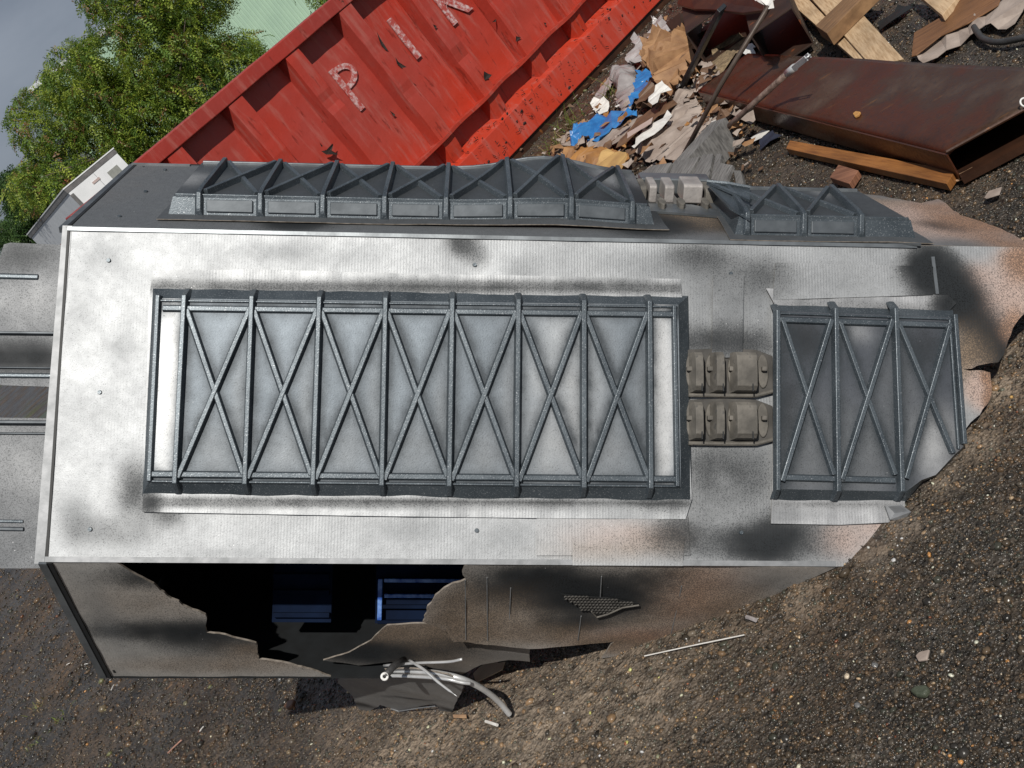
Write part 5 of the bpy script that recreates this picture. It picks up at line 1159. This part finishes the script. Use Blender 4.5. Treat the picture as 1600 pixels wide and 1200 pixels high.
cr_('white_rag', [(670, 915), (740, 800), (770, 810), (900, 700), (915, 720), (850, 790), (760, 860), (690, 930)], 'long white crumpled rag pointing at the beige paper', 'rag', M_wht, .05, .02, 18, 3, 15, h0=.08)
cr_('beige_paper', [(720, 930), (760, 860), (850, 800), (890, 830), (930, 740), (920, 640), (1000, 550), (1060, 580), (1110, 690), (1150, 700), (1210, 740), (1170, 840), (1080, 900), (960, 1000), (760, 1010), (700, 960)], 'big sheet of beige pulpy paper at the foot of the poles', 'paper', M_mush, .05, .022, 8, 4, 16)
cr_('white_paper', [(1090, 860), (1130, 780), (1200, 750), (1160, 850), (1100, 880)], 'white torn paper on the right edge of the beige sheet', 'paper', M_wht, .02, .012, 20, 3, 17, h0=.05)
cr_('brown_card', [(210, 1000), (300, 935), (420, 930), (560, 940), (650, 960), (650, 1020), (590, 1080), (440, 1080), (300, 1050)], 'orange-brown folded cardboard just behind the buckled panel', 'cardboard', M_oran, .08, .025, 7, 2, 18, h0=.02)
cr_('pale_card', [(440, 1040), (500, 960), (560, 950), (640, 965), (650, 990), (600, 1050), (520, 1070)], 'yellowish card flap on the orange-brown cardboard', 'cardboard', simple('yellow_card', (.50, .32, .12), (.34, .2, .08), 8, .6), .02, .02, 9, 2, 19, h0=.09)
cr_('foam_lump', [(1140, 400), (1170, 310), (1320, 200), (1380, 220), (1400, 300), (1330, 350), (1200, 450), (1150, 450)], 'rough brown foam lump between the two poles', 'foam lump', simple('brown_foam', (.30, .22, .13), (.14, .10, .06), 40, .9, 0, .9, .01), .12, .03, 16, 4, 20)
cr_('foam_lump', [(1030, 560), (1090, 480), (1150, 390), (1210, 430), (1220, 470), (1100, 560)], 'pale crumpled wrapper below the brown foam lump', 'wrapper', M_mush, .08, .03, 16, 3, 21)
cr_('white_cup', [(1345, 330), (1395, 285), (1440, 290), (1440, 330), (1400, 342)], 'white plastic cup fragment beside the foam lump', 'cup', M_white, .05, .02, 12, 2, 22, h0=.05)
cr_('torn_paper', [(260, 1010), (200, 1010), (180, 985), (230, 990)], 'small white scrap beside the orange-brown cardboard', 'paper', M_wht, .02, .01, 20, 2, 23, h0=.05)
cr_('paper_bundle', [(960, 1020), (870, 1000), (990, 960), (1080, 910), (1100, 940), (1000, 1040)], 'dirty paper scraps in front of the beige sheet', 'paper', M_mush, .02, .02, 18, 3, 27)
cr_('white_rag', [(980, 20), (960, 0), (1000, -60), (1160, -60), (1130, 0), (1110, 60), (1070, 80), (1040, 40)], 'white crumpled rag hooked on the top of the thin rod', 'rag', M_wht, .05, .03, 22, 3, 24, h0=.42, k=.1875, ox=1000)
cr_('wrapping_sheet', [(720, 480), (800, 380), (1050, 250), (1210, 150), (1380, 50), (1600, -60), (1720, -40), (1600, 100), (1520, 190), (1450, 250), (1280, 230), (1150, 300), (870, 480), (760, 540)], 'long crumpled grey-brown wrapping at the top right', 'wrapping', M_mush, .03, .022, 16, 5, 28, k=.1875, ox=1300)
cr_('card_scrap', [(1270, 830), (1330, 800), (1430, 740), (1450, 760), (1380, 820), (1290, 845)], 'torn brown card lying at the corner of the duct', 'cardboard', M_card, .012, .006, 12, 2, 29, k=.3375, ox=1060)
cr_('dark_rag', [(380, 640), (440, 610), (480, 630), (430, 660), (375, 695)], 'dark blue scrap under the lower edge of the duct', 'rag', simple('navy_cloth', (.02, .025, .05), (.01, .012, .03), 20, .8), .02, .01, 20, 2, 30, k=.3375, ox=1060)
cr_('white_scrap', [(335, 640), (390, 605), (420, 605), (390, 640), (350, 665)], 'cream scrap beside the dark blue scrap', 'paper', M_wht, .02, .01, 20, 2, 31, k=.3375, ox=1060)
cr_('leaf_scrap', [(1420, 925), (1440, 890), (1500, 870), (1490, 905), (1430, 930)], 'pale grey-pink scrap on the gravel right of the duct batten', 'paper', M_mush, .008, .006, 20, 2, 32, k=.3375, ox=1060)
cr_('dark_cloth', [(380, 200), (520, 100), (560, 60), (680, 60), (560, 160), (400, 250)], 'black crumpled cloth on the gravel behind the duct', 'cloth', M_black, .02, .015, 18, 3, 33, k=.1875, ox=1300)
cr_('tan_card', [(1070, 395), (1100, 350), (1130, 330), (1250, 250), (1270, 300), (1330, 290), (1310, 360), (1150, 440), (1100, 470)], 'tan torn card on the dirt under the tubes', 'cardboard', simple('tan_card', (.52, .40, .25), (.42, .32, .2), 9, .7), .01, .006, 10, 2, 34, k=.1875, ox=540, oy=980)

# hose, poles, ring
pts = [G(x, y, .02) for x, y in ((1522, 42), (1527, 50), (1536, 60), (1556, 66), (1581, 63), (1606, 57), (1640, 44))]
o = MB().tube(spline(pts, 6), .0125, 10).build('black_hose', M_darktube, None, True); tag(o, 'curved black rubber hose at the right edge', 'hose')
M_brod = simple('brown_rod_steel', (.11, .085, .07), (.05, .035, .028), 10, .5, .3, .4, .003); M_bbar = simple('black_bar_steel', (.022, .026, .032), (.012, .013, .016), 8, .4, .3, .3)
p0, p1 = G(1066, 135, .06), G(1128, 12, .45); d = nrm(p1 - p0); s_ = nrm(np.cross(d, [0, 0, 1])); n_ = np.cross(s_, d)
o = MB().box((p0 + p1) / 2, (p1 - p0) / 2, s_ * .028, n_ * .012).build('steel_bar', M_bbar, None, bevel=.003); tag(o, 'flat black steel bar leaning into the dark gap behind the rubbish', 'bar')
p0, p1 = G(1064, 250, .03), G(1201, 10, .45); mid = (p0 + p1) / 2 + [0, 0, .015]
d = nrm(p1 - p0); s_ = nrm(np.cross(d, [0, 0, 1])); n_ = np.cross(s_, d)
o = MB().tube([p0, mid, p1], [.013, .0125, .012], 8).build('thin_rod', M_brod, None, True); tag(o, 'long thin brown rod slanting up with a white rag at its top', 'rod')
brt = empty('capped_rod', G(1097, 238)); tag(brt, 'mottled brown rod with a shiny silver forked tip resting over the duct', 'rod')
p0, p1, p2 = G(1094, 240, .02), G(1232, 113, .27), G(1262, 89, .32)
MB().tube([p0, lerp(p0, p1, .5) + [0, 0, .004], p1], .014, 10).build('shaft', simple('mottled_brown_rod', (.24, .17, .14), (.08, .05, .04), 30, .45, .2, .4, .003), brt, True)
d = nrm(p2 - p1); s_ = nrm(np.cross(d, [0, 0, 1])); n_ = np.cross(s_, d)
MB().tube([p1 - d * .01, p1 + d * .06], .017, 12).build('collar', M_chrome, brt, True)
for sg in (-1, 1): MB().box(lerp(p1, p2, .68) + s_ * .010 * sg, d * .06, s_ * .003, n_ * .012).build('fork_prong', M_chrome, brt, bevel=.001)
torus(p2, s_, d, .011, .004).build('fork_end', M_chrome, brt, True)
c = G(1601, 160, .14); o = torus(c, nrm([1, .2, 0]), nrm([0, .5, .8]), .014, .003).build('wire_ring', M_white, None, True); tag(o, 'small pale wire ring at the open end of the duct', 'ring')

# small things on the dirt
def stick(x1, y1, x2, y2, r_, mat, name, label, cat, h=.006):
    a, b = G(x1, y1, h), G(x2, y2, h); o = MB().tube([a, lerp(a, b, .5) + [0, 0, .001], b], r_, 7).build(name, mat); tag(o, label, cat); return o
stick(1007, 1025, 1163, 992, .0016, M_wht, 'white_stick', 'thin white stick on the dirt beside the underside', 'stick', .004)
stick(759, 1127, 777, 1133, .0045, M_wht, 'white_peg', 'short white peg below the end of the bent tube', 'peg')
stick(1167, 964, 1181, 969, .0055, M_film, 'cigarette_stub', 'short pale stub on the dirt near the white stick', 'stub')
stick(262, 1177, 284, 1156, .003, simple('pink_twig', (.40, .22, .17), (.28, .15, .11), 40, .8), 'twig', 'pinkish twig on the dark gravel at the lower left', 'twig')
stick(312, 1143, 318, 1135, .0022, M_wht, 'white_chip', 'tiny white chip right of the pinkish twig', 'chip')
stick(104, 1039, 109, 1036, .0022, M_wht, 'white_chip', 'tiny white chip left of the section corner', 'chip'); stick(132, 1038, 137, 1037, .0022, M_wht, 'white_chip', 'tiny white chip nearest the lower left section corner', 'chip')
stick(174, 1078, 178, 1070, .0022, M_wht, 'white_chip', 'tiny white chip just under the section corner', 'chip')
M_brownrock = simple('brown_rock', (.17, .075, .035), (.10, .045, .02), 60, .4)
o = box_poly('brown_rock', [(442, 1103), (450, 1093), (459, 1092), (456, 1101), (448, 1107)], .0, .016, M_brownrock, bevel=.005); tag(o, 'brown flat stone on the gravel below the torn corner', 'stone')
o = box_poly('tan_leaf', [(707, 1116), (728, 1116), (729, 1122), (708, 1121)], .004, .007, M_card); tag(o, 'tan sliver of card beside the hanging flap', 'cardboard')
o = box_poly('pink_scrap', [(1430, 1024), (1436, 1018), (1452, 1014), (1448, 1030), (1434, 1032)], .0, .006, M_mush); tag(o, 'beige triangular scrap on the wet gravel at the lower right', 'scrap')
o = box_poly('green_stone', [(1420, 1078), (1428, 1070), (1446, 1068), (1451, 1076), (1444, 1086), (1430, 1085)], .0, .014, simple('green_grey_stone', (.075, .085, .06), (.05, .06, .04), 60, .35), bevel=.005); tag(o, 'flat green-grey stone on the gravel at the lower right', 'stone')

# grass tufts and straw
def tuft(px, n, L, colr, label, seed, spread=.03, h=0.0, flat=.6):
    r = random.Random(seed); V_ = []; F_ = []; b0 = G(*px, h); C_ = []
    for i in range(n):
        a = r.uniform(0, 6.28); st_ = b0 + [r.gauss(0, spread), r.gauss(0, spread), 0]; dr_ = np.array([math.cos(a), math.sin(a), 0]); l = L * r.uniform(.5, 1.2); sd_ = np.array([-math.sin(a), math.cos(a), 0]) * .0034
        el = r.uniform(flat * .4, 1.3); k0 = len(V_)
        for t in (0, .35, .7, 1): 
            c = st_ + dr_ * l * t * math.cos(el) + ZD * (l * t * math.sin(el) - .3 * l * t * t); w_ = (1 - t) * .9 + .1; V_ += [c - sd_ * w_, c + sd_ * w_]
        for j in range(3): F_.append((k0 + 2 * j, k0 + 2 * j + 1, k0 + 2 * j + 3, k0 + 2 * j + 2))
        cc_ = np.array(r.choice(colr)) * r.uniform(.8, 1.2); C_ += [cc_] * 8
    o = mesh('grass_tuft', V_, F_, M_leaf, colors=np.array(C_)); tag(o, label, 'grass', kind='stuff'); return o
GR = [(.16, .22, .04), (.10, .17, .03), (.24, .22, .09)]; ST = [(.36, .27, .14), (.25, .18, .09), (.18, .2, .06)]
tuft((955, 150), 34, .30, GR, 'green grass blades at the skip base beside the bags', 51, .05); tuft((895, 195), 40, .26, GR, 'green grass blades at the skip base above the blue sheet', 52, .06); tuft((870, 232), 46, .24, ST + GR, 'dry straw and grass at the skip base by the buckled panel', 53, .07)
tuft((60, 1105), 30, .045, ST, 'dry yellow grass strand on the lower left gravel', 54, .035, flat=.1); tuft((95, 1120), 26, .045, GR + ST, 'short yellow-green grass tuft on the lower left gravel', 55, .03, flat=.1); tuft((55, 1160), 22, .04, GR + ST, 'lowest small grass tuft on the lower left gravel', 56, .03, flat=.1)
# chips and litter between the rubbish
def shreds(name, mat, n, seed, label, L=(.02, .07), box=((980, 190, 70, 60), (1080, 100, 45, 45), (900, 235, 40, 20), (1130, 190, 40, 40))):
    r = random.Random(seed); m_ = MB()
    for i in range(n):
        b = r.choice(box); c = G(b[0] + r.gauss(0, b[2] * .6), b[1] + r.gauss(0, b[3] * .6), r.uniform(.01, .10)); l = r.uniform(*L); k = r.randint(5, 8); t0 = r.uniform(0, 6)
        ring = [c + np.array([math.cos(t0 + j * 6.283 / k) * l * r.uniform(.4, 1), math.sin(t0 + j * 6.283 / k) * l * r.uniform(.3, 1), r.uniform(-.3, .45) * l]) for j in range(k)]
        m_.add(ring + [c + [0, 0, l * r.uniform(.1, .5)]], [(j, (j + 1) % k, k) for j in range(k)])
    o = m_.build(name, mat); tag(o, label, 'litter', kind='stuff')
shreds('brown_scraps', M_kraft, 60, 1, 'brown paper scraps mixed through the rubbish heap'); shreds('beige_scraps', M_mush, 70, 2, 'beige paper scraps mixed through the rubbish heap')
shreds('dark_scraps', M_kraft2, 70, 3, 'dark wet scraps mixed through the rubbish heap', (.02, .09)); shreds('white_scraps', M_wht, 26, 4, 'small white scraps mixed through the rubbish heap', (.01, .035)); shreds('orange_scraps', M_oran, 20, 5, 'orange-brown card scraps mixed through the rubbish heap')
r_ = random.Random(77); m_ = MB()
for i in range(420):
    x, y = r_.choice(((960, 190, 60), (1010, 150, 60), (1080, 90, 50), (1000, 240, 45), (1120, 200, 40), (900, 235, 30)))[:2]
    p = G(x + r_.gauss(0, 45), y + r_.gauss(0, 38), r_.uniform(.0, .03)); a = r_.uniform(0, 6.28); l = r_.uniform(.005, .035); w_ = r_.uniform(.003, .012)
    m_.box(p, [l * math.cos(a), l * math.sin(a), r_.uniform(-.3, .3) * l], [-w_ * math.sin(a), w_ * math.cos(a), 0], [0, 0, .0015])
o = m_.build('litter_chips', M_kraft2); tag(o, 'small brown chips and shreds filling the rubbish heap', 'litter', kind='stuff')
m_ = MB()
for i in range(160):
    p = G(1000 + r_.gauss(0, 70), 170 + r_.gauss(0, 60), r_.uniform(.01, .06)); a = r_.uniform(0, 6.28); l = r_.uniform(.005, .03); w_ = r_.uniform(.003, .012)
    m_.box(p, [l * math.cos(a), l * math.sin(a), r_.uniform(-.3, .3) * l], [-w_ * math.sin(a), w_ * math.cos(a), 0], [0, 0, .0015])
o = m_.build('paper_shreds', M_mush); tag(o, 'pale torn paper shreds among the rubbish', 'litter', kind='stuff')
